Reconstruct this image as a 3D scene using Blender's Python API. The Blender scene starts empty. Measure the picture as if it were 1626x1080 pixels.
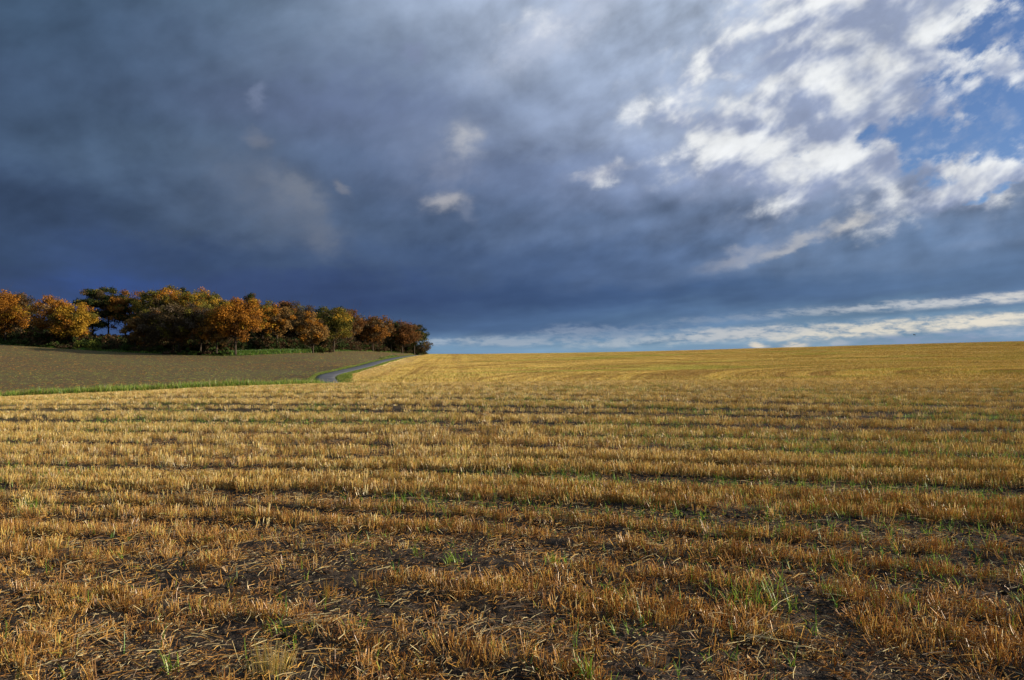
import bpy, math, random
import numpy as np
import bmesh

SC = bpy.context.scene
COL = SC.collection

# ------------------------------------------------------------------ camera
F_PX, CX, CY = 1240.0, 813.0, 540.0          # focal length and centre in photograph pixels (1626 x 1080)
PITCH = math.atan(18.0 / F_PX)               # eye level lies a little below the middle of the picture
EYE = 1.6
cam = bpy.data.cameras.new('camera')
cam.sensor_width = 36.0
cam.lens = 36.0 * F_PX / 1626.0
cam.clip_start = 0.05
cam.clip_end = 20000.0
cam_o = bpy.data.objects.new('camera', cam)
COL.objects.link(cam_o)
cam_o.location = (0, 0, EYE)
cam_o.rotation_euler = (math.pi / 2 + PITCH, 0, 0)
SC.camera = cam_o


def ray(px, py):
    u, v = (px - CX) / F_PX, (CY - py) / F_PX
    c, s = math.cos(PITCH), math.sin(PITCH)
    return np.array([u, c - v * s, s + v * c])


def azel(px, py):
    d = ray(px, py)
    return math.degrees(math.atan2(d[0], d[1])), math.degrees(math.atan2(d[2], math.hypot(d[0], d[1])))


def lin(r, g, b):
    f = lambda c: (c / 255 / 12.92) if c <= 10 else ((c / 255 + 0.055) / 1.055) ** 2.4
    return (f(r), f(g), f(b), 1.0)


# ------------------------------------------------------------------ sun, exposure
SUN_AZ, SUN_EL = 91.0, 18.0
sun = bpy.data.lights.new('sun', 'SUN')
sun.energy = 5.0
sun.angle = math.radians(0.5)
sun.color = (1.0, 0.87, 0.68)
sun_o = bpy.data.objects.new('sun', sun)
COL.objects.link(sun_o)
_sd = np.array([math.sin(math.radians(SUN_AZ)) * math.cos(math.radians(SUN_EL)),
                math.cos(math.radians(SUN_AZ)) * math.cos(math.radians(SUN_EL)), math.sin(math.radians(SUN_EL))])
from mathutils import Vector
sun_o.rotation_euler = Vector(_sd).to_track_quat('Z', 'Y').to_euler()
sun_o.location = Vector(_sd * 300)
SC.view_settings.view_transform = 'Standard'
SC.view_settings.look = 'None'
SC.view_settings.gamma = 1.0
SC.view_settings.exposure = 0.45
SC.view_settings.use_curve_mapping = False
SC.cycles.max_bounces = 5
SC.cycles.diffuse_bounces = 2
SC.cycles.transmission_bounces = 3
SC.cycles.transparent_max_bounces = 4
SC.cycles.caustics_reflective = False
SC.cycles.caustics_refractive = False


# ------------------------------------------------------------------ a small language for node expressions
class NT:
    def __init__(self, tree):
        self.t = tree
        self.n = tree.nodes
        self.l = tree.links

    def put(self, node, key, v):
        s = node.inputs[key]
        if isinstance(v, E):
            self.l.new(v.s, s)
        else:
            s.default_value = v

    def math(self, op, *a, clamp=False):
        n = self.n.new('ShaderNodeMath')
        n.operation = op
        n.use_clamp = clamp
        for i, v in enumerate(a):
            self.put(n, i, v)
        return E(self, n.outputs[0])

    def vec(self, op, *a, out=0):
        n = self.n.new('ShaderNodeVectorMath')
        n.operation = op
        for i, v in enumerate(a):
            self.put(n, i, v)
        return E(self, n.outputs[out])

    def scale(self, a, f):
        n = self.n.new('ShaderNodeVectorMath')
        n.operation = 'SCALE'
        self.put(n, 0, a)
        self.put(n, 'Scale', f)
        return E(self, n.outputs[0])

    def xyz(self, x, y, z=0.0):
        n = self.n.new('ShaderNodeCombineXYZ')
        for i, v in enumerate((x, y, z)):
            self.put(n, i, v)
        return E(self, n.outputs[0])

    def sep(self, v):
        n = self.n.new('ShaderNodeSeparateXYZ')
        self.put(n, 0, v)
        return [E(self, o) for o in n.outputs]

    def noise(self, v, scale, detail=4.0, rough=0.5, dist=0.0, color=False, lac=2.0):
        n = self.n.new('ShaderNodeTexNoise')
        n.noise_dimensions = '3D'
        self.put(n, 'Vector', v)
        for k, x in (('Scale', scale), ('Detail', detail), ('Roughness', rough), ('Distortion', dist), ('Lacunarity', lac)):
            self.put(n, k, x)
        return E(self, n.outputs[1 if color else 0])

    def ss(self, v, a, b):                     # smoothstep
        n = self.n.new('ShaderNodeMapRange')
        n.interpolation_type = 'SMOOTHSTEP'
        self.put(n, 'Value', v)
        self.put(n, 'From Min', a)
        self.put(n, 'From Max', b)
        return E(self, n.outputs[0])

    def mix(self, f, a, b):
        n = self.n.new('ShaderNodeMix')
        n.data_type = 'RGBA'
        self.put(n, 0, f)
        self.put(n, 6, a)
        self.put(n, 7, b)
        return E(self, n.outputs[2])

    def ramp(self, f, stops, interp='LINEAR'):
        n = self.n.new('ShaderNodeValToRGB')
        cr = n.color_ramp
        cr.interpolation = interp
        while len(cr.elements) < len(stops):
            cr.elements.new(0.5)
        for e, (p, c) in zip(cr.elements, stops):
            e.position = p
            e.color = c
        self.put(n, 0, f)
        return E(self, n.outputs[0])


class E:
    def __init__(self, nt, s):
        self.nt, self.s = nt, s

    def __add__(self, o): return self.nt.math('ADD', self, o)
    __radd__ = __add__
    def __sub__(self, o): return self.nt.math('SUBTRACT', self, o)
    def __rsub__(self, o): return self.nt.math('SUBTRACT', o, self)
    def __mul__(self, o): return self.nt.math('MULTIPLY', self, o)
    __rmul__ = __mul__
    def __truediv__(self, o): return self.nt.math('DIVIDE', self, o)


# ------------------------------------------------------------------ world: clear sky behind broken storm cloud
world = bpy.data.worlds.new('World')
world.use_nodes = True
world.cycles.sampling_method = 'MANUAL'
world.cycles.sample_map_resolution = 512
W = NT(world.node_tree)
W.n.clear()
SKY_STRENGTH = 0.1
sky = W.n.new('ShaderNodeTexSky')
sky.sky_type = 'NISHITA'
sky.sun_disc = False
sky.sun_elevation = math.radians(SUN_EL)
sky.sun_rotation = math.radians(SUN_AZ)
sky.altitude = 200
sky.air_density = 1.0
sky.dust_density = 0.6
sky.ozone_density = 2.5
clear = E(W, sky.outputs[0])

tc = W.n.new('ShaderNodeTexCoord')
D = E(W, tc.outputs['Generated'])
dx, dy, dz = W.sep(D)
DEG = 57.29578
az0 = W.math('ARCTAN2', dx, dy) * DEG
el0 = W.math('ARCSINE', dz) * DEG
elc = W.math('MAXIMUM', dz, 0.0) + 0.11
# a flat cloud ceiling seen in perspective; its streets run away to the left of the view
ca, sa = math.cos(math.radians(-15)), math.sin(math.radians(-15))
qx, qy = dx / elc, dy / elc
along = qx * sa + qy * ca
across = qx * ca - qy * sa
Q = W.xyz(across, along * 0.62, 0.0)
warp = W.noise(Q, 1.3, 3.0, 0.55, color=True)
wx, wy, wz = W.sep(warp)
wx, wy = wx - 0.5, wy - 0.5
fine = W.noise(W.xyz(az0 * 0.9, el0 * 1.5, 0.3), 0.55, 5.0, 0.55, color=True)
fx, fy, fz = W.sep(fine)
fx, fy = fx - 0.5, fy - 0.5
az = az0 + wx * 9.0 + fx * 3.0
el = el0 + (wy * 5.0 + fy * 2.2) * W.ss(el0, 0.0, 7.0)

ROWS = [
    (556, [(0, (50, 76, 122)), (500, (66, 94, 138)), (700, (108, 140, 172)), (1000, (118, 148, 176)), (1300, (128, 154, 178)), (1626, (120, 146, 176))]),
    (520, [(0, (50, 70, 104)), (100, (48, 72, 116)), (175, (48, 75, 126)), (260, (48, 70, 114)), (400, (46, 68, 114)), (650, (60, 84, 122)), (800, (66, 92, 132)), (1000, (76, 106, 146)), (1200, (96, 124, 156)), (1400, (100, 130, 160)), (1626, (108, 136, 166))]),
    (470, [(0, (50, 68, 104)), (90, (48, 70, 116)), (175, (44, 76, 142)), (260, (48, 70, 116)), (350, (48, 66, 108)), (600, (48, 68, 110)), (800, (52, 75, 116)), (1000, (58, 84, 126)), (1200, (68, 94, 134)), (1400, (76, 102, 140)), (1626, (86, 112, 150))]),
    (420, [(0, (50, 70, 102)), (90, (50, 70, 106)), (175, (52, 74, 116)), (260, (52, 72, 110)), (350, (52, 72, 108)), (500, (60, 78, 110)), (700, (58, 78, 114)), (900, (66, 88, 127)), (1100, (84, 106, 144)), (1300, (96, 117, 151)), (1626, (84, 108, 144))]),
    (350, [(0, (48, 66, 96)), (120, (46, 62, 90)), (250, (62, 82, 114)), (450, (84, 98, 124)), (600, (66, 86, 120)), (800, (80, 99, 134)), (1000, (90, 109, 145)), (1200, (108, 124, 157)), (1400, (124, 137, 167)), (1626, (106, 124, 156))]),
    (270, [(0, (58, 78, 108)), (200, (70, 90, 118)), (400, (82, 98, 126)), (600, (80, 98, 134)), (800, (98, 114, 150)), (1000, (114, 128, 163)), (1200, (146, 157, 188)), (1400, (150, 160, 188)), (1626, (150, 165, 200))]),
    (190, [(0, (60, 80, 110)), (200, (68, 88, 118)), (400, (84, 98, 130)), (600, (97, 111, 142)), (800, (120, 133, 163)), (1000, (142, 153, 182)), (1200, (168, 178, 204)), (1400, (190, 198, 216)), (1626, (170, 188, 216))]),
    (100, [(0, (60, 82, 110)), (200, (66, 86, 116)), (400, (84, 100, 127)), (600, (106, 120, 148)), (800, (136, 148, 176)), (1000, (152, 163, 190)), (1200, (172, 183, 210)), (1400, (204, 210, 224)), (1626, (180, 196, 222))]),
    (10, [(0, (62, 84, 110)), (200, (70, 92, 120)), (400, (86, 104, 130)), (600, (116, 130, 157)), (800, (164, 174, 200)), (1000, (166, 178, 206)), (1200, (182, 192, 217)), (1400, (208, 214, 226)), (1626, (176, 192, 220))]),
]
AZ_A, AZ_B = -50.0, 50.0
azn = (az - AZ_A) * (1.0 / (AZ_B - AZ_A))
base = None
prev_el = None
for py, stops in ROWS:
    e_row = azel(813, py)[1]
    rc = W.ramp(azn, [((azel(px, py)[0] - AZ_A) / (AZ_B - AZ_A), lin(*c)) for px, c in stops], 'B_SPLINE' if len(stops) > 6 else 'EASE')
    if base is None:
        base = rc
    else:
        base = W.mix(W.ss(el, prev_el, e_row), base, rc)
    prev_el = e_row


_warped = {}


def blob(px, py, rx, ry, rot=0.0, warp_k=1.0):
    """soft ellipse on the sky about a direction; radii in photograph pixels, rot in degrees (counter-clockwise)"""
    a, e = azel(px, py)
    k = math.cos(math.radians(a))
    if warp_k not in _warped:
        _warped[warp_k] = W.xyz(az0 + (wx * 5.0 + fx * 2.6) * warp_k, el0 + (wy * 3.0 + fy * 2.0) * warp_k)
    n = W.n.new('ShaderNodeMapping')
    n.vector_type = 'TEXTURE'
    W.put(n, 'Vector', _warped[warp_k])
    n.inputs['Location'].default_value = (a, e, 0)
    n.inputs['Rotation'].default_value = (0, 0, math.radians(rot))
    n.inputs['Scale'].default_value = (rx * 0.0462 * k * k, ry * 0.0462 * k, 1)
    v = E(W, n.outputs[0])
    return W.math('POWER', math.exp(-1.0), W.vec('DOT_PRODUCT', v, v, out=1))


# cloud relief, lit from the sun's side
n1 = W.noise(Q, 1.7, 4.0, 0.48, 0.15)
n1s = W.noise(W.vec('ADD', Q, (0.11, 0.05, 0.0)), 1.7, 4.0, 0.48, 0.15)
relief = n1 - n1s
soft = W.noise(W.vec('ADD', Q, (7.3, 2.1, 0.0)), 1.1, 4.0, 0.5, 0.4) - 0.5
# rounder heaps seen more from the side, drawn out a little along the cloud streets
r_c, r_s = math.cos(math.radians(24)), math.sin(math.radians(24))
h1, h2 = az0 * r_c + el0 * r_s, el0 * r_c - az0 * r_s
H = W.xyz(h1 * 0.155, h2 * 0.235, 0.0)
HB = W.xyz(h1 * 0.095, h2 * 0.135, 2.0)
big = W.noise(HB, 1.0, 5.0, 0.52, 0.2)
big_s = W.noise(W.vec('ADD', HB, (0.11, 0.09, 0.0)), 1.0, 5.0, 0.52, 0.2)
brel = big - big_s
heap = W.noise(H, 1.25, 8.0, 0.60, 0.12)
rag = W.noise(W.xyz(h1 * 0.30, h2 * 0.42, 4.0), 1.9, 6.0, 0.58, 0.1)
heap_l = W.noise(H, 1.0, 3.5, 0.48, 0.12)
heap_s = W.noise(W.vec('ADD', H, (0.20, 0.16, 0.0)), 1.0, 3.5, 0.48, 0.12)
hrel = heap_l - heap_s
right = W.ss(az0, -12.0, 24.0)
high = W.ss(el0, 2.0, 9.0)
gain = 1.10 + soft * (0.60 + right * 0.25) + relief * (0.40 + right * 0.25) * (0.4 + high * 0.6) + brel * high * (1.5 + right * 0.5) + hrel * high * (0.45 + right * 0.9) + (heap - 0.5) * high * (0.42 + right * 0.75)
hs = W.n.new('ShaderNodeHueSaturation')
hs.inputs['Saturation'].default_value = 0.93
W.put(hs, 'Color', W.vec('MULTIPLY', base, (0.96, 1.02, 1.0)))
cloud = W.scale(E(W, hs.outputs[0]), W.math('MAXIMUM', gain, 0.4))

# bright broken cloud on the right, towards the sun
cum = W.noise(W.vec('ADD', H, (3.1, 8.2, 2.0)), 1.3, 8.0, 0.56, 0.15)
cum_l = W.noise(W.vec('ADD', H, (3.1, 8.2, 2.0)), 1.3, 4.0, 0.5, 0.15)
cum_s = W.noise(W.vec('ADD', H, (3.26, 8.36, 2.0)), 1.3, 4.0, 0.5, 0.15)
field = blob(1380, 60, 280, 200, 40) * 1.3 + blob(1330, 215, 200, 80, 8) * 0.8 + blob(1420, 170, 120, 100, 40) * 0.5 + blob(1540, 300, 150, 40, 16) * 0.85 \
    + blob(1590, 110, 100, 60, 30) * 0.85 + blob(1150, 198, 120, 20, -8) * 0.55 + blob(890, 20, 150, 50, 25) * 0.42 + blob(1215, 255, 100, 40, 0) * 0.5 + blob(1080, 130, 200, 90, 15) * 0.30 + blob(960, 268, 60, 18, 8) * 0.35
white_m = W.ss(field + ((cum - 0.5) * 2.6 + (rag - 0.5) * 0.7) * W.ss(field, 0.02, 0.5), 0.22, 1.04)
lit = W.ss((cum_l - cum_s) + (cum - 0.5) * 0.5 + 0.5, 0.36, 0.68)
white_c = W.mix(lit, lin(150, 163, 194), lin(236, 238, 239))
white_c = W.scale(white_c, 0.96 + (cum - 0.5) * 0.9 + (rag - 0.5) * 0.35)
cloud = W.mix(white_m * 0.92, cloud, white_c)

# lone pale puffs and streaks
for (px, py, rx, ry, rot, amt, c) in [
        (731, 219, 24, 21, 0, 0.85, (200, 201, 204)), (722, 262, 42, 30, 0, 0.28, (150, 156, 176)), (700, 317, 27, 11, 0, 0.6, (188, 186, 188)),
        (736, 334, 16, 9, -30, 0.3, (140, 148, 168)), (466, 306, 44, 20, -22, 0.50, (146, 150, 158)), (420, 300, 90, 34, -18, 0.35, (106, 116, 134)), (512, 370, 36, 26, -45, 0.45, (116, 124, 140)), (470, 340, 70, 34, -35, 0.35, (98, 110, 132)), (690, 240, 90, 60, 0, 0.25, (128, 140, 166)), (880, 40, 120, 32, 28, 0.45, (196, 204, 222)),
        (415, 152, 10, 22, -25, 0.30, (146, 158, 186)), (408, 231, 18, 12, -20, 0.30, (136, 138, 148)), (548, 303, 14, 6, -30, 0.35, (146, 146, 152)),
        (1275, 385, 95, 7, 14, 0.48, (196, 195, 196)), (1350, 360, 36, 7, 12, 0.55, (216, 213, 208)), (1170, 404, 50, 7, 14, 0.34, (182, 182, 188)),
        (655, 85, 18, 14, 0, 0.25, (140, 150, 184)), (960, 268, 42, 9, 8, 0.3, (176, 178, 190)), (600, 160, 150, 50, 0, 0.25, (104, 120, 160))]:
    m = W.ss(blob(px, py, rx * 1.3, ry * 1.3, rot, 0.8) * (1.0 + (rag - 0.5) * 1.7 + (heap - 0.5) * 1.0), 0.04, 1.2) * amt * 1.2
    cloud = W.mix(W.math('MINIMUM', m, 1.0), cloud, lin(*c))

# blue gaps, themselves crossed by scraps of cloud
puff = W.noise(W.vec('ADD', H, (1.7, 2.9, 6.0)), 1.9, 7.0, 0.55, 0.15)
gapf = blob(1560, 200, 140, 75, 12) * 1.25 + blob(1590, 25, 90, 70, 50) * 1.1 + blob(1460, 215, 60, 40, -20) * 0.75 \
    + blob(1290, 238, 34, 14, 10) * 0.55 + blob(1580, 312, 60, 7, 16) * 0.6 + blob(1700, 120, 120, 90, 0) * 0.7
gap_m = W.ss(gapf - ((puff - 0.5) * 4.2 + (rag - 0.5) * 0.9) * W.ss(gapf, 0.03, 0.4), 0.38, 1.05)
blue = W.vec('MULTIPLY', W.scale(clear, SKY_STRENGTH), (0.70, 0.80, 1.06))
wisp = W.ss(rag + (heap - 0.5) * 0.6, 0.70, 0.42)
out = W.mix(gap_m * (0.62 + wisp * 0.38), cloud, blue)

# long bright bands of distant cloud low over the hill
band_n = W.noise(W.xyz(az0 * 0.55, el0 * 2.6, 1.0), 0.8, 6.0, 0.62, 0.3)
band_f = W.noise(W.xyz(az0 * 1.1, el0 * 3.0, 5.0), 1.0, 5.0, 0.6, 0.2)
low_clear = lin(112, 143, 172)
for (px, py, rx, ry, rot, amt) in [(1480, 505, 250, 11, 3.5, 0.85), (1180, 520, 200, 6, 3, 0.35), (960, 535, 300, 10, 2, 0.35), (1150, 552, 120, 6, 1, 0.5)]:
    m = W.ss(blob(px, py, rx, ry, rot, 0.10) * (1.0 + (band_n - 0.5) * 1.2), 0.25, 0.8) * amt
    out = W.mix(m, out, low_clear)
for (px, py, rx, ry, rot, amt, c) in [
        (1500, 481, 190, 9, 3.2, 0.85, (204, 206, 208)), (1330, 492, 150, 8, 3.5, 0.6, (178, 186, 196)), (1626, 470, 100, 8, 3, 0.75, (214, 212, 208)),
        (1150, 505, 160, 9, 4, 0.35, (150, 162, 180)), (1400, 521, 260, 15, 3.5, 0.95, (222, 216, 202)), (1160, 530, 150, 12, 3, 0.85, (196, 198, 200)), (1560, 511, 120, 11, 6, 0.95, (230, 223, 208)),
        (1010, 543, 140, 10, 2, 0.75, (176, 186, 196)), (800, 542, 130, 9, 0, 0.75, (164, 176, 190)), (940, 531, 160, 13, 2, 0.55, (142, 158, 180)), (690, 542, 40, 7, 0, 0.75, (162, 178, 196)), (910, 524, 50, 11, 0, 0.5, (134, 150, 174)),
        (1205, 549, 20, 7, 0, 0.95, (222, 212, 196)), (1258, 549, 24, 6, 0, 0.9, (220, 210, 194)), (1330, 545, 30, 6, 0, 0.6, (200, 200, 198)), (1480, 537, 190, 9, 3, 0.8, (134, 153, 182)), (1600, 528, 60, 8, 3, 0.5, (180, 188, 200))]:
    m = W.ss(blob(px, py, rx, ry, rot, 0.12) * (1.0 + (band_n - 0.5) * 3.0 + (band_f - 0.5) * 2.6), 0.12, 1.25) * amt
    out = W.mix(m, out, lin(*c))

bg = W.n.new('ShaderNodeBackground')
W.put(bg, 'Color', out)
bg.inputs['Strength'].default_value = 0.732           # the photograph is exposed 0.45 stop brighter than that sky
wo = W.n.new('ShaderNodeOutputWorld')
W.l.new(bg.outputs[0], wo.inputs[0])
SC.world = world

# ------------------------------------------------------------------ mesh helpers
RNG = np.random.default_rng(7)
random.seed(7)


def mesh_np(name, verts, faces, mats=(), cols=None, mat_idx=None, smooth=False):
    """verts (n,3); faces (m,k) int; cols (n,3) per-vertex colour stored as 'Col'"""
    verts = np.asarray(verts, dtype=np.float32)
    faces = np.asarray(faces, dtype=np.int32)
    me = bpy.data.meshes.new(name)
    me.vertices.add(len(verts))
    me.vertices.foreach_set('co', verts.ravel())
    m, k = faces.shape
    me.loops.add(m * k)
    me.loops.foreach_set('vertex_index', faces.ravel())
    me.polygons.add(m)
    me.polygons.foreach_set('loop_start', np.arange(0, m * k, k, dtype=np.int32))
    me.polygons.foreach_set('loop_total', np.full(m, k, dtype=np.int32))
    for mt in mats:
        me.materials.append(mt)
    if mat_idx is not None:
        me.polygons.foreach_set('material_index', np.asarray(mat_idx, dtype=np.int32))
    me.polygons.foreach_set('use_smooth', np.full(m, smooth))
    if cols is not None:
        ca_ = me.color_attributes.new('Col', 'FLOAT_COLOR', 'POINT')
        c4 = np.ones((len(verts), 4), dtype=np.float32)
        c4[:, :3] = cols
        ca_.data.foreach_set('color', c4.ravel())
    me.update(calc_edges=True)
    return me


def link(name, me, parent=None, loc=None):
    o = bpy.data.objects.new(name, me)
    COL.objects.link(o)
    if parent is not None:
        o.parent = parent
    if loc is not None:
        o.location = loc
    return o


def tag(o, label=None, cat=None, group=None, kind=None):
    for k, v in (('label', label), ('category', cat), ('group', group), ('kind', kind)):
        if v:
            o[k] = v
    return o


def tubes(paths, sides=4):
    """paths: list of (points (n,3), radii (n,)); open tubes joined in one vertex/face array"""
    V, Fc, off = [], [], 0
    ang = np.arange(sides) * 2 * math.pi / sides
    for P, R in paths:
        P = np.asarray(P, float)
        n = len(P)
        T = np.gradient(P, axis=0)
        T /= np.linalg.norm(T, axis=1)[:, None] + 1e-9
        ref = np.where(np.abs(T[:, 2:3]) > 0.9, np.array([[1.0, 0, 0]]), np.array([[0, 0, 1.0]]))
        A = np.cross(T, ref)
        A /= np.linalg.norm(A, axis=1)[:, None] + 1e-9
        B = np.cross(T, A)
        ring = P[:, None, :] + np.asarray(R)[:, None, None] * (np.cos(ang)[None, :, None] * A[:, None, :] + np.sin(ang)[None, :, None] * B[:, None, :])
        V.append(ring.reshape(-1, 3))
        i = np.arange(n - 1)[:, None] * sides
        j = np.arange(sides)[None, :]
        jn = (j + 1) % sides
        q = np.stack([i + j, i + jn, i + sides + jn, i + sides + j], -1).reshape(-1, 4) + off
        Fc.append(q)
        off += n * sides
    return np.concatenate(V), np.concatenate(Fc)


# value noise on the plane, used for the shape of the ground and for where plants grow
_tab = np.random.default_rng(3).random((256, 256))


def vnoise(x, y):
    xi, yi = np.floor(x).astype(int), np.floor(y).astype(int)
    fx_, fy_ = x - xi, y - yi
    fx_, fy_ = fx_ * fx_ * (3 - 2 * fx_), fy_ * fy_ * (3 - 2 * fy_)
    g = lambda a, b: _tab[a & 255, b & 255]
    return (g(xi, yi) * (1 - fx_) + g(xi + 1, yi) * fx_) * (1 - fy_) + (g(xi, yi + 1) * (1 - fx_) + g(xi + 1, yi + 1) * fx_) * fy_


def fbm(x, y, oct=4, lac=2.03, gain=0.5):
    s, a, t = 0.0, 1.0, 0.0
    for k in range(oct):
        s = s + a * vnoise(x * lac ** k + 17.3 * k, y * lac ** k + 5.1 * k)
        t += a
        a *= gain
    return s / t


# ------------------------------------------------------------------ shape of the land
def P3(px, py, d):
    r = ray(px, py)
    k = d / r[1]
    return np.array([r[0] * k, d, EYE + r[2] * k])


CTRL = []
for px, s in ((-500, -0.026), (0, -0.024), (400, -0.017), (813, -0.011), (1219, -0.008), (1626, -0.006), (2200, -0.004)):
    for d in (2.0, 5.0, 11.0, 24.0):
        u = (px - CX) / F_PX
        CTRL.append((u * d, d, s * d))
for px, py, d in [(-500, 644, 46), (0, 635, 47), (180, 628, 49), (360, 620.5, 52), (510, 615, 55), (600, 612.5, 56), (700, 611, 56), (813, 609.5, 54), (1000, 607, 52), (1219, 606, 50), (1626, 604, 46), (2200, 600, 44),
                  (521.6, 609, 101), (518, 601, 108), (523, 595, 117), (545, 590, 127), (577, 580.6, 150), (601, 574, 185), (629, 568.3, 232), (650, 565.5, 272), (662, 563.6, 310),
                  (0, 625, 87), (0, 608, 106), (0, 590, 132), (0, 568, 175), (0, 547, 230), (-500, 600, 110), (-500, 530, 230),
                  (180, 606, 108), (180, 585, 145), (180, 570, 180), (180, 558.5, 212), (250, 609, 102), (350, 603, 112), (350, 584, 150), (350, 574, 178), (350, 565, 202),
                  (430, 602, 114), (430, 586, 145), (430, 573, 180), (430, 562.5, 210), (494, 590, 135), (494, 572, 178), (494, 560, 228), (540, 568, 200), (540, 558, 264), (583, 557.5, 302), (630, 560, 326), (662, 563, 346),
                  (600, 594, 126), (600, 583, 165), (640, 576, 200), (700, 600, 104), (700, 592, 126), (700, 580, 165), (700, 570, 232), (700, 562.5, 320),
                  (813, 600, 92), (813, 585, 140), (813, 570, 212), (813, 562, 285), (1000, 597, 90), (1000, 575, 160), (1000, 559.8, 275),
                  (1219, 594, 92), (1219, 570, 162), (1219, 554, 255), (1426, 592, 86), (1426, 565, 158), (1426, 548.3, 242), (1626, 590, 78), (1626, 562, 152), (1626, 543, 230), (2200, 560, 130), (2200, 520, 220),
                  ]:
    CTRL.append(tuple(P3(px, py, d)))
for px, d, z in [(0, 68, -3.0), (180, 72, -3.05), (360, 76, -3.1), (470, 80, -3.15), (-500, 70, -3.1), (560, 80, -2.2), (700, 76, -1.72), (813, 72, -1.45), (1000, 70, -1.2), (1219, 67, -1.02), (1626, 60, -0.68), (2200, 58, -0.3),
                 (-500, 330, 6), (0, 330, 5.5), (180, 320, 3.4), (400, 320, 2.6), (560, 360, 1.6), (662, 420, -1.0), (813, 400, -2.5), (1219, 380, -1.0), (1626, 350, 1.0), (2200, 330, 5)]:
    u = (px - CX) / F_PX
    CTRL.append((u * d, d, z))
CTRL = np.array(CTRL)


def _uv(x, y):
    th = np.clip(np.arctan2(x, np.maximum(y, 1e-6)), -0.95, 0.95)
    d = np.hypot(x, y)
    return np.stack([np.tan(th) * 1.6, np.log(np.maximum(d, 1.5)) * 0.9], -1)


_C = _uv(CTRL[:, 0], CTRL[:, 1])


def _phi(r2):
    return np.where(r2 > 1e-12, 0.5 * r2 * np.log(np.maximum(r2, 1e-12)), 0.0)


_n = len(_C)
_K = _phi(((_C[:, None, :] - _C[None, :, :]) ** 2).sum(-1)) + np.eye(_n) * 1e-5
_Pm = np.hstack([np.ones((_n, 1)), _C])
_A = np.block([[_K, _Pm], [_Pm.T, np.zeros((3, 3))]])
_w = np.linalg.solve(_A, np.concatenate([CTRL[:, 2], np.zeros(3)]))


def sstep(x, a, b):
    t = np.clip((x - a) / (b - a), 0, 1)
    return t * t * (3 - 2 * t)


ROW_A = math.radians(15.8)                    # the drill rows fall towards the camera on the right
RN = np.array([math.sin(ROW_A), math.cos(ROW_A)])
RT = np.array([math.cos(ROW_A), -math.sin(ROW_A)])


def row_v(x, y):
    """distance across the drill rows, gently curved"""
    turn = 0.13 * x * (1 - sstep(np.hypot(x, y), 5.0, 12.0))
    return x * RN[0] + y * RN[1] + turn + 0.35 * (fbm(x * 0.05 + 9, y * 0.05, 2) - 0.5) + 0.0022 * np.clip(x, -30, 30) ** 2 * np.clip(1 - y / 60, 0, 1)


# wheelings and skips between the drilled strips: centre, width, strength
GAPS = [(3.6, 0.30, 0.5), (4.5, 0.34, 0.6), (5.45, 0.22, 0.5), (6.3, 0.30, 0.7), (7.15, 0.28, 0.8), (8.1, 0.44, 1.0), (9.1, 0.16, 0.35), (10.3, 0.52, 1.0), (11.9, 0.34, 0.8), (14.0, 0.42, 0.85), (16.4, 0.40, 0.8)]
_g = random.Random(5)
_v = 16.4
while _v < 70:
    _v += _g.uniform(1.8, 3.4)
    GAPS.append((_v, _g.uniform(0.45, 0.85), _g.uniform(0.65, 1.0)))


def gap_mask(x, y):
    """1 in the middle of a wheeling, 0 in standing stubble"""
    v = row_v(x, y) + 0.16 * (fbm(x * 0.7 + 31, y * 0.7, 3) - 0.5)
    g = np.zeros_like(v)
    for c, w, s in GAPS:
        g = np.maximum(g, s * (1 - sstep(np.abs(v - c), w * 0.75, w * 1.25)))
    return g


def bare_mask(x, y):
    """trampled headland close to the camera, mostly on the left"""
    n = fbm(x * 0.55 + 3, y * 0.8 + 40, 4)
    near = 1 - sstep(np.hypot(x, y) + 0.35 * x, 5.0, 9.5)
    return sstep(n + 0.05 * near, 0.60, 0.74) * (0.25 + 0.75 * near)


BED = {}                                      # level bed of the lane, filled in once the lane is laid out


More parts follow.
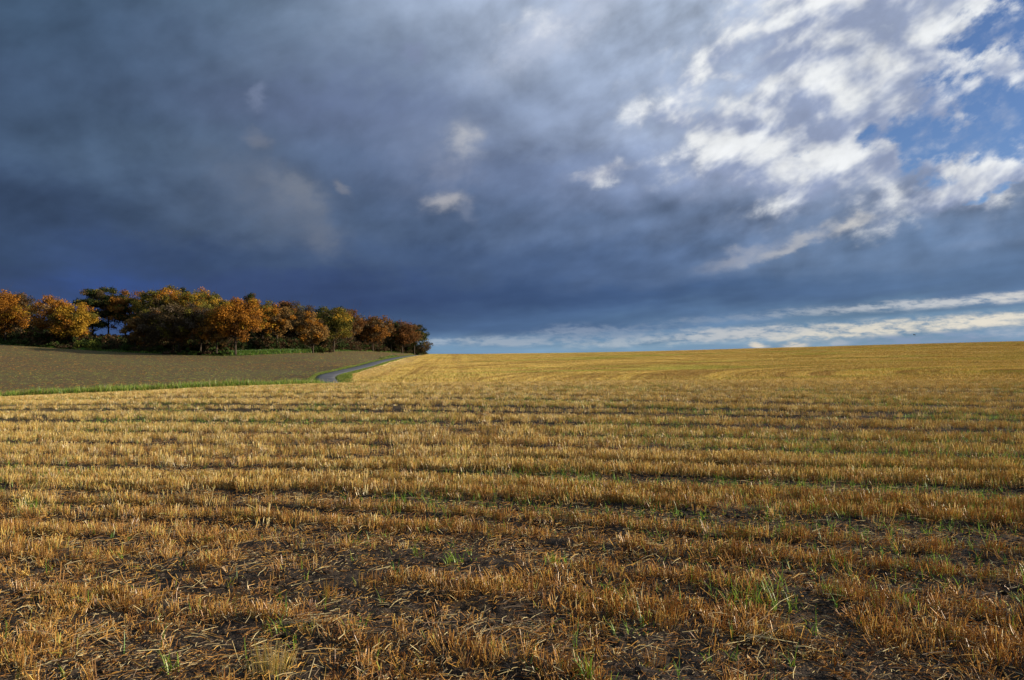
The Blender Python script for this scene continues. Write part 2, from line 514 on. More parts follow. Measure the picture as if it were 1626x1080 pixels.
def height(x, y, detail=True):
    x, y = np.asarray(x, float), np.asarray(y, float)
    shp = x.shape
    xf, yf = x.ravel(), y.ravel()
    out = np.empty(len(xf))
    for i in range(0, len(xf), 40000):
        q = _uv(xf[i:i + 40000], yf[i:i + 40000])
        r2 = ((q[:, None, :] - _C[None, :, :]) ** 2).sum(-1)
        out[i:i + 40000] = _phi(r2) @ _w[:_n] + _w[_n] + q @ _w[_n + 1:]
    d = np.hypot(xf, yf)
    far = sstep(d, 330, 700)
    out = out * (1 - far) + (-4 - 26 * sstep(d, 500, 4500)) * far
    back = sstep(-yf, -1.0, 6.0) if True else 0
    wide = sstep(np.abs(np.arctan2(xf, yf)), 0.95, 1.5)
    out = out * (1 - wide) + (-0.006 * d * np.exp(-d / 300)) * wide * (d < 330) + (-4 - 26 * sstep(d, 500, 4500)) * wide * (d >= 330) * far + wide * (d >= 330) * (1 - far) * (-0.006 * 330 * np.exp(-1.1))
    hx, hy = (544 - CX) / F_PX * 110.0, 110.0
    out = out + 0.50 * np.exp(-(((xf - hx) / 1.6) ** 2 + ((yf - hy) / 7.0) ** 2))
    if BED:
        az_b = np.degrees(np.arctan2(xf, yf))
        nb = np.nonzero((d > 60) & (d < 420) & (az_b > -45) & (az_b < -2))[0]
        if len(nb):
            X, Y = xf[nb], yf[nb]
            best, zb = np.full(len(nb), 1e9), np.zeros(len(nb))
            for a, b, za, zb2 in zip(BED['line'][:-1], BED['line'][1:], BED['z'][:-1], BED['z'][1:]):
                ab = b - a
                t = np.clip(((X - a[0]) * ab[0] + (Y - a[1]) * ab[1]) / (ab @ ab), 0, 1)
                dd_ = np.hypot(X - a[0] - t * ab[0], Y - a[1] - t * ab[1])
                m = dd_ < best
                best[m] = dd_[m]
                zb[m] = (za + t * (zb2 - za))[m]
            kb = 1 - sstep(best, 1.6, 4.2)
            out[nb] = out[nb] * (1 - kb) + zb * kb
    if detail:
        k = 1 - sstep(d, 30, 70)
        m = k > 0
        if m.any():
            xm, ym = xf[m], yf[m]
            g = gap_mask(xm, ym)
            h = -0.045 * g + 0.06 * (fbm(xm * 1.1, ym * 1.1, 3) - 0.5)
            kk = (1 - sstep(d[m], 12, 26))
            h = h + kk * (0.050 * (fbm(xm * 7.0, ym * 7.0, 3) - 0.5) + 0.035 * (fbm(xm * 21.0, ym * 21.0, 2) - 0.5) * (0.4 + g))
            out[m] += h * k[m]
    return out.reshape(shp)


def ground_at(px, py, d0=3.0, d1=360.0):
    """first point of the land seen at that place of the photograph"""
    r = ray(px, py)
    d = np.exp(np.linspace(math.log(d0), math.log(d1), 900))
    x, y, z = r[0] / r[1] * d, d, EYE + r[2] / r[1] * d
    g = height(x, y, False)
    hit = np.nonzero(g >= z)[0]
    i = hit[0] if len(hit) else len(d) - 1
    return np.array([x[i], y[i], g[i]])


def pxd(pts):
    return np.array([((px - CX) / F_PX * d, d) for px, d in pts])


def smooth_line(P, n=6):
    P = np.asarray(P, float)
    Q_ = []
    for i in range(len(P) - 1):
        p0, p1, p2, p3 = P[max(i - 1, 0)], P[i], P[i + 1], P[min(i + 2, len(P) - 1)]
        for t in np.linspace(0, 1, n, endpoint=False):
            Q_.append(0.5 * ((2 * p1) + (-p0 + p2) * t + (2 * p0 - 5 * p1 + 4 * p2 - p3) * t * t + (-p0 + 3 * p1 - 3 * p2 + p3) * t ** 3))
    Q_.append(P[-1])
    return np.array(Q_)


# lane: along the foot of the bank, out of sight, then round the bend and up the far side
ROAD = smooth_line(pxd([(-700, 66), (-300, 66), (0, 68), (180, 70), (330, 72), (450, 75), (508, 82), (522, 92), (521, 101), (517.5, 109), (525, 117), (546, 127), (577, 150), (601, 185), (629, 232), (650, 272), (664, 312), (676, 380), (690, 520)]), 8)
_rz = height(ROAD[:, 0], ROAD[:, 1], False)
for _ in range(60):
    _rz[1:-1] = 0.25 * _rz[:-2] + 0.5 * _rz[1:-1] + 0.25 * _rz[2:]
BED['line'], BED['z'] = ROAD, _rz
# edges of the fields
STUB_EDGE = smooth_line(pxd([(-900, 42), (-400, 42.5), (0, 43.5), (180, 45), (360, 47.5), (470, 51), (524, 57), (556, 75), (562, 93), (558, 106), (560, 116), (572, 128), (596, 150), (617, 184), (640, 230), (658, 272), (671, 313), (684, 380), (700, 520)]), 6)
PLOUGH_NEAR = smooth_line(pxd([(-900, 72), (-300, 72), (0, 74), (180, 76), (330, 80), (430, 86), (474, 93), (488, 101), (494, 110), (506, 121), (530, 134), (558, 156), (586, 190), (614, 236), (640, 278), (654, 318), (660, 340)]), 6)
PLOUGH_FAR = smooth_line(pxd([(-900, 232), (-300, 232), (0, 230), (180, 212), (350, 202), (430, 210), (494, 228), (536, 262), (583, 300), (630, 325), (660, 343)]), 6)


def inside(poly, x, y):
    r = np.zeros(len(x), bool)
    x2, y2 = np.roll(poly[:, 0], -1), np.roll(poly[:, 1], -1)
    for (ax, ay, bx, by) in zip(poly[:, 0], poly[:, 1], x2, y2):
        c = (ay > y) != (by > y)
        if c.any():
            xi = ax + (y - ay) * (bx - ax) / (by - ay + 1e-12)
            r ^= c & (x < xi)
    return r


STUB_POLY = np.vstack([STUB_EDGE, [(900, 520), (900, -300), (-900, -300), (-900, 40)]])
PLOUGH_POLY = np.vstack([PLOUGH_NEAR, PLOUGH_FAR[::-1]])


def zone(x, y):
    """0 grass, 1 stubble, 2 bare field"""
    z = np.zeros(len(x), int)
    z[inside(PLOUGH_POLY, x, y)] = 2
    z[inside(STUB_POLY, x, y)] = 1
    return z


def dist_line(L, x, y):
    best = np.full(len(x), 1e9)
    for a, b in zip(L[:-1], L[1:]):
        ab = b - a
        t = np.clip(((x - a[0]) * ab[0] + (y - a[1]) * ab[1]) / (ab @ ab), 0, 1)
        best = np.minimum(best, np.hypot(x - a[0] - t * ab[0], y - a[1] - t * ab[1]))
    return best


# ------------------------------------------------------------------ materials
def new_mat(name):
    m = bpy.data.materials.new(name)
    m.use_nodes = True
    m.node_tree.nodes.clear()
    return m, NT(m.node_tree)


def finish(nt, shader_out):
    o = nt.n.new('ShaderNodeOutputMaterial')
    nt.l.new(shader_out, o.inputs[0])


def principled(nt, col, rough=0.9, bump=None, bump_s=0.5, bump_d=0.02, spec=0.25):
    p = nt.n.new('ShaderNodeBsdfPrincipled')
    nt.put(p, 'Base Color', col)
    nt.put(p, 'Roughness', rough)
    p.inputs['Specular IOR Level'].default_value = spec
    if bump is not None:
        b = nt.n.new('ShaderNodeBump')
        b.inputs['Strength'].default_value = bump_s
        b.inputs['Distance'].default_value = bump_d
        nt.put(b, 'Height', bump)
        nt.l.new(b.outputs[0], p.inputs['Normal'])
    return p.outputs[0]


def geo_pos(nt):
    g = nt.n.new('ShaderNodeNewGeometry')
    return E(nt, g.outputs['Position'])


def far_stripes(m, pos):
    """0..1: pale and dark stripes left by the combine, sweeping round the far slope; and greener patches"""
    x_, y_, z_ = m.sep(pos)
    r_ = m.math('SQRT', (x_ - 60) * (x_ - 60) * 2.24 + (y_ - 60) * (y_ - 60))
    lane = x_ + y_ * 0.06
    rows = x_ * RN[0] + y_ * RN[1]
    arc = m.noise(m.xyz(r_ * 0.30, 0.0, (x_ + y_) * 0.004), 1.0, 4.0, 0.65)
    par = m.noise(m.xyz(lane * 0.55, 3.0, y_ * 0.006), 1.0, 4.0, 0.65)
    near_ = m.noise(m.xyz(rows * 0.45, 6.0, (x_ * RT[0] + y_ * RT[1]) * 0.01), 1.0, 3.0, 0.6)
    k_ = m.ss(lane, 10.0, -14.0)
    s_ = arc * (1.0 - k_) + par * k_
    d_ = m.ss(y_, 62.0, 84.0)
    s_ = s_ * d_ + near_ * (1.0 - d_)
    g_ = m.noise(m.xyz(x_ * 0.02, y_ * 0.05, 8.0), 1.0, 3.0, 0.6)
    return s_, g_


# soil of the stubble field, covered by straw further away
mat_stub, m = new_mat('stubble_soil')
pos = geo_pos(m)
px_, py_, pz_ = m.sep(pos)
dist = m.vec('LENGTH', pos, out=1)
nA = m.noise(pos, 9.0, 6.0, 0.6)
nB = m.noise(pos, 0.8, 4.0, 0.55)
nC = m.noise(pos, 60.0, 3.0, 0.6)
soil = m.mix(m.ss(nA, 0.35, 0.7), (0.020, 0.015, 0.012, 1), (0.060, 0.043, 0.030, 1))
soil = m.mix(m.ss(nC, 0.56, 0.66) * m.ss(nB, 0.3, 0.6) * 0.8, soil, (0.26, 0.155, 0.065, 1))
rn1, rn2 = far_stripes(m, pos)
straw_far = m.mix(m.ss(rn1, 0.40, 0.58), (0.50, 0.34, 0.125, 1), (0.70, 0.54, 0.19, 1))
straw_far = m.mix(m.ss(rn2, 0.52, 0.70) * 0.5, straw_far, (0.34, 0.31, 0.08, 1))
straw_far = m.mix(m.ss(nA, 0.45, 0.7) * 0.3, straw_far, (0.28, 0.16, 0.06, 1))
cover = m.ss(dist, 24.0, 62.0)
colr = m.mix(cover, soil, straw_far)
finish(m, principled(m, colr, 0.95, nA * 0.7 + nC * 0.3, 0.9, 0.05, 0.15))

mat_plough, m = new_mat('ploughed_soil')
pos = geo_pos(m)
nA = m.noise(pos, 1.6, 6.0, 0.65)
nB = m.noise(pos, 0.05, 4.0, 0.55)
nC = m.noise(pos, 5.0, 3.0, 0.7)
px_, py_, pz_ = m.sep(pos)
dr = m.noise(m.xyz(px_ * 0.03 + py_ * 0.012, py_ * 0.55 - px_ * 0.16, 0.0), 0.9, 4.0, 0.6)
soil = m.mix(m.ss(nA, 0.3, 0.75), (0.092, 0.060, 0.030, 1), (0.150, 0.102, 0.050, 1))
soil = m.mix(m.ss(nB, 0.42, 0.62) * 0.55, soil, (0.118, 0.104, 0.042, 1))
soil = m.mix(m.ss(dr, 0.46, 0.60) * 0.65, soil, (0.115, 0.100, 0.036, 1))
finish(m, principled(m, soil, 0.95, nA * 0.6 + nC * 0.4, 0.7, 0.08, 0.1))

mat_meadow, m = new_mat('rough_grass')
pos = geo_pos(m)
nA = m.noise(pos, 1.2, 5.0, 0.65)
nB = m.noise(pos, 0.12, 3.0, 0.5)
gr = m.mix(m.ss(nA, 0.3, 0.7), (0.040, 0.065, 0.016, 1), (0.095, 0.125, 0.028, 1))
gr = m.mix(m.ss(nB, 0.45, 0.65) * 0.5, gr, (0.15, 0.12, 0.045, 1))
finish(m, principled(m, gr, 0.95, nA, 1.0, 0.15, 0.1))

mat_road, m = new_mat('lane_asphalt')
pos = geo_pos(m)
nA = m.noise(pos, 0.5, 5.0, 0.6)
nB = m.noise(pos, 30.0, 2.0, 0.6)
ro = m.mix(m.ss(nA, 0.35, 0.65), (0.060, 0.060, 0.066, 1), (0.105, 0.104, 0.108, 1))
finish(m, principled(m, ro, 0.75, nB, 0.4, 0.01, 0.4))


def leaf_mat(name, trans=0.35, jitter=0.25, rough=0.6, shine=0.0):
    mt, m = new_mat(name)
    a = m.n.new('ShaderNodeAttribute')
    a.attribute_name = 'Col'
    oi = m.n.new('ShaderNodeObjectInfo')
    rnd = E(m, oi.outputs['Random'])
    hsv = m.n.new('ShaderNodeHueSaturation')
    m.put(hsv, 'Hue', 0.5 + (rnd - 0.5) * (0.06 * jitter))
    m.put(hsv, 'Value', 1.0 + (rnd - 0.5) * (1.6 * jitter))
    m.put(hsv, 'Color', E(m, a.outputs['Color']))
    c = E(m, hsv.outputs[0])
    df = m.n.new('ShaderNodeBsdfDiffuse')
    m.put(df, 'Color', c)
    tr = m.n.new('ShaderNodeBsdfTranslucent')
    m.put(tr, 'Color', c)
    mx = m.n.new('ShaderNodeMixShader')
    mx.inputs[0].default_value = trans
    m.l.new(df.outputs[0], mx.inputs[1])
    m.l.new(tr.outputs[0], mx.inputs[2])
    last = mx.outputs[0]
    if shine:
        gl = m.n.new('ShaderNodeBsdfGlossy')
        gl.inputs['Roughness'].default_value = rough
        gl.inputs['Color'].default_value = (1, 1, 1, 1)
        m2 = m.n.new('ShaderNodeMixShader')
        m2.inputs[0].default_value = shine
        m.l.new(last, m2.inputs[1])
        m.l.new(gl.outputs[0], m2.inputs[2])
        last = m2.outputs[0]
    finish(m, last)
    return mt


mat_straw = leaf_mat('straw', 0.30, 0.28, 0.35, 0.03)
mat_blade = leaf_mat('grass_blade', 0.40, 0.25, 0.4, 0.03)
mat_leaf = leaf_mat('autumn_leaf', 0.32, 0.0)

mat_bark, m = new_mat('bark')
pos = geo_pos(m)
nA = m.noise(m.vec('MULTIPLY', pos, (1, 1, 0.25)), 4.0, 4.0, 0.6)
finish(m, principled(m, m.mix(nA, (0.030, 0.022, 0.016, 1), (0.095, 0.072, 0.052, 1)), 0.95, nA, 0.6, 0.05, 0.1))

# ------------------------------------------------------------------ the ground, one sheet split where the crops change
rr = [0.6]
while rr[-1] < 420:
    rr.append(rr[-1] * (1.0125 if rr[-1] > 3 else 1.02))
while rr[-1] < 9000:
    rr.append(rr[-1] * 1.12)
rr = np.array(rr)
th = np.concatenate([np.radians(np.arange(-42, 42, 0.2)), np.radians(np.arange(42, 318, 6.0))])
TH, RR = np.meshgrid(th, rr)
GX, GY = RR * np.sin(TH), RR * np.cos(TH)
GZ = height(GX, GY)
nr, nt_ = GX.shape
verts = np.stack([GX.ravel(), GY.ravel(), GZ.ravel()], 1)
verts = np.vstack([verts, [[0, 0, float(GZ[0].mean())]]])
i = np.arange(nr - 1)[:, None] * nt_
j = np.arange(nt_)[None, :]
jn = (j + 1) % nt_
quads = np.stack([i + j, i + nt_ + j, i + nt_ + jn, i + jn], -1).reshape(-1, 4)[:, ::-1]
cx_ = verts[quads].mean(1)
zn = zone(cx_[:, 0], cx_[:, 1])
for k, nm, mt in ((1, 'stubble_field', mat_stub), (2, 'ploughed_field', mat_plough), (0, 'ground', mat_meadow)):
    q = quads[zn == k]
    used, inv = np.unique(q.ravel(), return_inverse=True)
    me = mesh_np(nm, verts[used], inv.reshape(-1, 4), [mt], smooth=True)
    tag(link(nm, me), kind='structure')

# lane
T = np.gradient(ROAD, axis=0)
T /= np.linalg.norm(T, axis=1)[:, None]
Nn = np.stack([-T[:, 1], T[:, 0]], 1)
offs = np.array([-1.5, -1.2, -0.6, 0.0, 0.6, 1.2, 1.5])
lift = np.array([-0.25, 0.05, 0.075, 0.09, 0.075, 0.05, -0.25])
RP = ROAD[:, None, :] + offs[None, :, None] * Nn[:, None, :]
hz = height(RP[:, :, 0], RP[:, :, 1])
rz = np.maximum(_rz[:, None], hz - 0.02) + lift[None, :]
rv = np.concatenate([RP, rz[:, :, None]], 2).reshape(-1, 3)
i = np.arange(len(ROAD) - 1)[:, None] * 7
j = np.arange(6)[None, :]
rq = np.stack([i + j, i + j + 1, i + 8 + j, i + 7 + j], -1).reshape(-1, 4)[:, ::-1]
tag(link('road', mesh_np('road', rv, rq, [mat_road], smooth=True)), kind='structure')

# ------------------------------------------------------------------ source pieces for ground cover (kept out of the scene itself)
GOLD, ORANGE, BROWN, PALE, OLIVE = (0.72, 0.51, 0.155), (0.66, 0.36, 0.085), (0.40, 0.19, 0.055), (0.76, 0.61, 0.31), (0.46, 0.45, 0.09)
GREEN, LIME, DARKGREEN = (0.15, 0.28, 0.030), (0.30, 0.46, 0.045), (0.055, 0.10, 0.020)


def stalks(n, spread, h0, h1, lean, rad, palette, rng, sides=3, bent=0.0, taper=0.75, shape='round', fan=0.0):
    """n upright stems about the origin: vertices, quads, colours"""
    V, Fc, Cc, off = [], [], [], 0
    w = np.array([p[1] for p in palette], float)
    w /= w.sum()
    for _ in range(n):
        if shape == 'row':
            bx, by = rng.normal(0, spread), rng.normal(0, spread * 0.35)
        else:
            bx, by = rng.normal(0, spread, 2)
        h = rng.uniform(h0, h1)
        a, l = rng.uniform(0, 2 * math.pi), abs(rng.normal(0, lean))
        tip = np.array([bx + math.cos(a) * math.sin(l) * h + fan * bx, by + math.sin(a) * math.sin(l) * h + fan * by, h * math.cos(l)])
        base_ = np.array([bx, by, -0.03])
        pts, rads = [base_, base_ * 0.45 + tip * 0.55 + rng.normal(0, 0.004, 3), tip], [rad, rad * 0.95, rad * taper]
        if rng.random() < bent:
            k = base_ * 0.35 + tip * 0.65
            a2 = rng.uniform(0, 2 * math.pi)
            pts = [base_, k, k + np.array([math.cos(a2), math.sin(a2), rng.uniform(-0.5, 0.2)]) * h * 0.6]
        c = np.array(palette[rng.choice(len(palette), p=w)][0]) * rng.uniform(0.75, 1.2)
        v, f = tubes([(np.array(pts), np.array(rads) * rng.uniform(0.8, 1.25))], sides)
        V.append(v)
        Fc.append(f + off)
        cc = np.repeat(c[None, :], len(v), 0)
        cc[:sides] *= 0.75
        Cc.append(cc)
        off += len(v)
    return np.concatenate(V), np.concatenate(Fc), np.concatenate(Cc)


def blades(n, spread, h0, h1, w0, palette, rng, curl=0.6, seg=3):
    """n flat curved grass blades"""
    V, Fc, Cc, off = [], [], [], 0
    w = np.array([p[1] for p in palette], float)
    w /= w.sum()
    for _ in range(n):
        bx, by = np.clip(rng.normal(0, spread, 2), -1.5 * spread, 1.5 * spread)
        h = rng.uniform(h0, h1)
        a = rng.uniform(0, 2 * math.pi)
        dirx = np.array([math.cos(a), math.sin(a), 0])
        side = np.array([-math.sin(a), math.cos(a), 0])
        c = np.array(palette[rng.choice(len(palette), p=w)][0]) * rng.uniform(0.75, 1.2)
        cu = abs(rng.normal(0, curl)) + 0.1
        P = np.array([bx, by, -0.02])
        ang = rng.uniform(0.0, 0.35)
        for s in range(seg + 1):
            ww = w0 * (1 - (s / seg) ** 1.6) + 0.0006
            V.append(P - side * ww)
            V.append(P + side * ww)
            Cc += [c, c]
            P = P + (dirx * math.sin(ang) + np.array([0, 0, math.cos(ang)])) * h / seg
            ang += cu / seg * 2
        for s in range(seg):
            k = off + 2 * s
            Fc.append([k, k + 1, k + 3, k + 2])
        off += 2 * (seg + 1)
    return np.array(V), np.array(Fc), np.array(Cc)


def lying(n, spread, l0, l1, rad, palette, rng, up=0.12):
    V, Fc, Cc, off = [], [], [], 0
    w = np.array([p[1] for p in palette], float)
    w /= w.sum()
    main = rng.uniform(0, math.pi)
    for _ in range(n):
        L = rng.uniform(l0, l1)
        a = main + rng.normal(0, 0.7)
        t = rng.normal(0, up)
        c0 = np.array([rng.normal(0, spread), rng.normal(0, spread), 0.012 + abs(t) * L * 0.5 + rng.uniform(0, 0.02)])
        dv = np.array([math.cos(a) * math.cos(t), math.sin(a) * math.cos(t), math.sin(t)]) * L / 2
        mid = c0 + np.array([rng.normal(0, 0.06), rng.normal(0, 0.06), abs(rng.normal(0, 0.05))]) * L
        v, f = tubes([(np.array([c0 - dv, mid, c0 + dv]), np.array([rad, rad, rad * 0.8]) * rng.uniform(0.7, 1.3))], 3)
        c = np.array(palette[rng.choice(len(palette), p=w)][0]) * rng.uniform(0.7, 1.2)
        V.append(v)
        Fc.append(f + off)
        Cc.append(np.repeat(c[None, :], len(v), 0))
        off += len(v)
    return np.concatenate(V), np.concatenate(Fc), np.concatenate(Cc)


def source(name, items, mat):
    c = bpy.data.collections.new(name)
    for k, (v, f, cc) in enumerate(items):
        o = bpy.data.objects.new('%s_%02d' % (name, k), mesh_np(name, v, f, [mat], cc))
        c.objects.link(o)
    return c


def scatter(name, pts, rot, scl, idx, coll, label=None):
    me = bpy.data.meshes.new(name)
    n = len(pts)
    me.vertices.add(n)
    me.vertices.foreach_set('co', np.asarray(pts, np.float32).ravel())
    for nm, arr, ty in (('rot', rot, 'FLOAT_VECTOR'), ('scl', scl, 'FLOAT_VECTOR'), ('idx', idx, 'INT')):
        at = me.attributes.new(nm, ty, 'POINT')
        if ty == 'INT':
            at.data.foreach_set('value', np.asarray(arr, np.int32))
        else:
            at.data.foreach_set('vector', np.asarray(arr, np.float32).ravel())
    o = link(name, me)
    g = bpy.data.node_groups.new(name, 'GeometryNodeTree')
    g.interface.new_socket('Geometry', in_out='INPUT', socket_type='NodeSocketGeometry')
    g.interface.new_socket('Geometry', in_out='OUTPUT', socket_type='NodeSocketGeometry')
    gi, go = g.nodes.new('NodeGroupInput'), g.nodes.new('NodeGroupOutput')
    iop = g.nodes.new('GeometryNodeInstanceOnPoints')
    ci = g.nodes.new('GeometryNodeCollectionInfo')
    ci.inputs['Collection'].default_value = coll
    ci.inputs['Separate Children'].default_value = True
    ci.inputs['Reset Children'].default_value = True

    def named(nm, ty):
        a = g.nodes.new('GeometryNodeInputNamedAttribute')
        a.data_type = ty
        a.inputs['Name'].default_value = nm
        return a.outputs['Attribute']
    e2r = g.nodes.new('FunctionNodeEulerToRotation')
    g.links.new(named('rot', 'FLOAT_VECTOR'), e2r.inputs[0])
    g.links.new(gi.outputs[0], iop.inputs['Points'])
    g.links.new(ci.outputs[0], iop.inputs['Instance'])
    iop.inputs['Pick Instance'].default_value = True
    g.links.new(named('idx', 'INT'), iop.inputs['Instance Index'])
    g.links.new(e2r.outputs[0], iop.inputs['Rotation'])
    g.links.new(named('scl', 'FLOAT_VECTOR'), iop.inputs['Scale'])
    g.links.new(iop.outputs[0], go.inputs[0])
    md = o.modifiers.new('scatter', 'NODES')
    md.node_group = g
    tag(o, label, kind='stuff')
    return o


def sector(n, r0, r1, half, rng, power=1.0):
    """random places in a wedge in front of the camera; power 1 gives even density per square metre"""
    t = rng.random(n)
    k = power + 1
    r = (r0 ** k + t * (r1 ** k - r0 ** k)) ** (1 / k) if abs(k) > 1e-6 else r0 * (r1 / r0) ** t
    a = np.radians(rng.uniform(-half, half, n))
    return r * np.sin(a), r * np.cos(a)


def snap_rows(x, y, pitch, rng, jit):
    v = row_v(x, y)
    dv = np.round(v / pitch) * pitch - v + rng.normal(0, jit, len(x))
    return x + RN[0] * dv, y + RN[1] * dv


# ---------------------------------------------------------------- stubble
NEAR_PAL = [(ORANGE, 5.5), (BROWN, 5), (GOLD, 1.6), (PALE, 0.5), (OLIVE, 0.7)]
MID_PAL = [(GOLD, 6), (ORANGE, 1.8), (PALE, 2.6), (BROWN, 0.7), (OLIVE, 1.2)]
FAR_PAL = [(GOLD, 6), (ORANGE, 0.6), (PALE, 3), (OLIVE, 1.5)]
rg = np.random.default_rng(11)
near_items = ([stalks(int(rg.integers(6, 14)), 0.021, 0.050, 0.120, 0.24, 0.0018, NEAR_PAL, rg, 3, 0.14, shape='row', fan=0.6) for _ in range(14)]
                  + [stalks(int(rg.integers(8, 16)), 0.026, 0.03, 0.09, 0.50, 0.0020, [(BROWN, 4), (ORANGE, 4), (PALE, 1)], rg, 3, 0.3, fan=1.2) for _ in range(6)])
mid_items = [stalks(13, 0.05, 0.065, 0.135, 0.17, 0.0026, MID_PAL, rg, 3, 0.06, shape='row', fan=0.25) for _ in range(10)]
src_stub = source('stubble_piece', near_items + mid_items, mat_straw)      # 0-13 tufts, 14-19 trodden tufts, 20-29 clumps


def patch(rng, n):
    """a long loose drift of small tufts lying along the rows, thinning out at its edges"""
    out_ = []
    for _ in range(n):
        v, f, c = stalks(3, 0.045, 0.08, 0.16, 0.22, 0.008, FAR_PAL, rng, 3, 0.0)
        out_.append((v + np.array([rng.normal(0, 2.6), rng.normal(0, 0.9), 0]), f, c))
    off = np.cumsum([0] + [len(o[0]) for o in out_[:-1]])
    return np.concatenate([o[0] for o in out_]), np.concatenate([o[1] + k for o, k in zip(out_, off)]), np.concatenate([o[2] for o in out_])


# far stubble carries the broad stripes the combine left
mat_straw_far, m = new_mat('straw_far')
a = m.n.new('ShaderNodeAttribute')
a.attribute_name = 'Col'
pos = geo_pos(m)
rn1, rn2 = far_stripes(m, pos)
tint = m.mix(m.ss(rn1, 0.40, 0.58), (0.78, 0.70, 0.68, 1), (1.12, 1.12, 1.02, 1))
tint = m.mix(m.ss(rn2, 0.48, 0.70) * 0.75, tint, (0.70, 0.98, 0.60, 1))
c = m.vec('MULTIPLY', E(m, a.outputs['Color']), tint)
df = m.n.new('ShaderNodeBsdfDiffuse')
m.put(df, 'Color', c)
tr = m.n.new('ShaderNodeBsdfTranslucent')
m.put(tr, 'Color', c)
mx = m.n.new('ShaderNodeMixShader')
mx.inputs[0].default_value = 0.22
m.l.new(df.outputs[0], mx.inputs[1])
m.l.new(tr.outputs[0], mx.inputs[2])
finish(m, mx.outputs[0])
src_far = source('stubble_patch', [patch(rg, 70) for _ in range(6)], mat_straw_far)


def lay(x, y, rng, zmin, zmax, smin, smax, tilt, nvar, align=True, flat=None, v0=0):
    n = len(x)
    z = height(x, y)
    rot = np.zeros((n, 3))
    rot[:, 0] = rng.normal(0, tilt, n)
    rot[:, 1] = rng.normal(0, tilt, n)
    rot[:, 2] = (-ROW_A + rng.normal(0, 0.25, n) + math.pi * rng.integers(0, 2, n)) if align else rng.uniform(0, 6.283, n)
    s = rng.uniform(smin, smax, n)
    scl = np.stack([s, s, rng.uniform(zmin, zmax, n)], 1)
    if flat is not None:
        scl[:, 2] *= 1 - 0.55 * flat
        scl[:, :2] *= (1 + 0.5 * flat)[:, None]
        rot[:, :2] *= (1 + 2.2 * flat)[:, None]
    return np.stack([x, y, z], 1), rot, scl, rng.integers(0, nvar, n) + v0


# foreground: separate tufts along the drill rows
x, y = sector(38000, 2.5, 13.0, 40, rg, 0.7)
x, y = snap_rows(x, y, 0.14, rg, 0.020)
g, b = gap_mask(x, y), bare_mask(x, y)
thin = fbm(x * 2.6, y * 2.6 + 70, 3)
d = np.hypot(x, y)
near = 1 - sstep(d + 0.3 * x, 5.0, 9.0)
keep = rg.random(len(x)) < (1 - 0.99 * np.minimum(1, g * 1.15)) * (1 - 0.92 * b) * sstep(thin, 0.20 + 0.14 * near, 0.40 + 0.16 * near) * (0.97 - 0.05 * near)
x, y, g, near = x[keep], y[keep], g[keep], near[keep]
hv = 0.75 + 0.5 * fbm(x * 0.6 + 50, y * 0.6, 3)
P_, R_, S_, I_ = lay(x, y, rg, 0.85, 1.2, 0.85, 1.15, 0.10, 14, True, np.clip(g * 0.9 + near * 0.35 * rg.random(len(x)), 0, 1))
S_[:, 2] *= hv
br = rg.random(len(x)) < 0.12 + 0.35 * near + 0.3 * g
I_[br] = rg.integers(14, 20, br.sum())
mx_ = rg.random(len(x)) < 0.75 * sstep(np.hypot(x, y), 7.0, 16.0)
I_[mx_] = rg.integers(20, 30, mx_.sum())
scatter('stubble', P_, R_, S_, I_, src_stub)

# middle distance
x, y = sector(125000, 12.6, 66.0, 40, rg, 0.72)
x, y = snap_rows(x, y, 0.15, rg, 0.03)
g = gap_mask(x, y)
keep = (rg.random(len(x)) < (1 - 0.97 * g) * sstep(fbm(x * 0.9, y * 0.9 + 70, 3), 0.16, 0.34)) & (zone(x, y) == 1)
x, y, g = x[keep], y[keep], g[keep]
P_, R_, S_, I_ = lay(x, y, rg, 0.85, 1.2, 0.9, 1.35, 0.07, 10, True, g, 20)
mx_ = rg.random(len(x)) < 0.60 * (1 - sstep(np.hypot(x, y), 12.0, 30.0))
I_[mx_] = rg.integers(0, 14, mx_.sum())
S_[:, 2] *= 0.8 + 0.4 * fbm(x * 0.4 + 50, y * 0.4, 3)
scatter('stubble', P_, R_, S_, I_, src_stub)

# far slope
x, y = sector(52000, 60.0, 345.0, 40, rg, 0.15)
keep = (zone(x, y) == 1) & (dist_line(STUB_EDGE, x, y) > 3.5) & (dist_line(ROAD, x, y) > 7.0)
x, y = x[keep], y[keep]
P_, R_, S_, I_ = lay(x, y, rg, 0.75, 1.2, 0.9, 1.2, 0.0, 6, True)
R_[:, 0:2] = 0
scatter('stubble', P_, R_, S_, I_, src_far)
# the strip along the lane, where the drifts above would spill on to it
k = rg.integers(0, len(STUB_EDGE) - 1, 60000)
t = rg.random(60000)[:, None]
p = STUB_EDGE[k] * (1 - t) + STUB_EDGE[k + 1] * t + rg.normal(0, 3.5, (60000, 2))
keep = (zone(p[:, 0], p[:, 1]) == 1) & (p[:, 1] > 58) & (p[:, 1] < 330) & (dist_line(ROAD, p[:, 0], p[:, 1]) > 3.0)
x, y = p[keep, 0], p[keep, 1]
P_, R_, S_, I_ = lay(x, y, rg, 0.7, 1.2, 1.3, 2.2, 0.07, 10, True, None, 20)
scatter('stubble', P_, R_, S_, I_, src_stub)

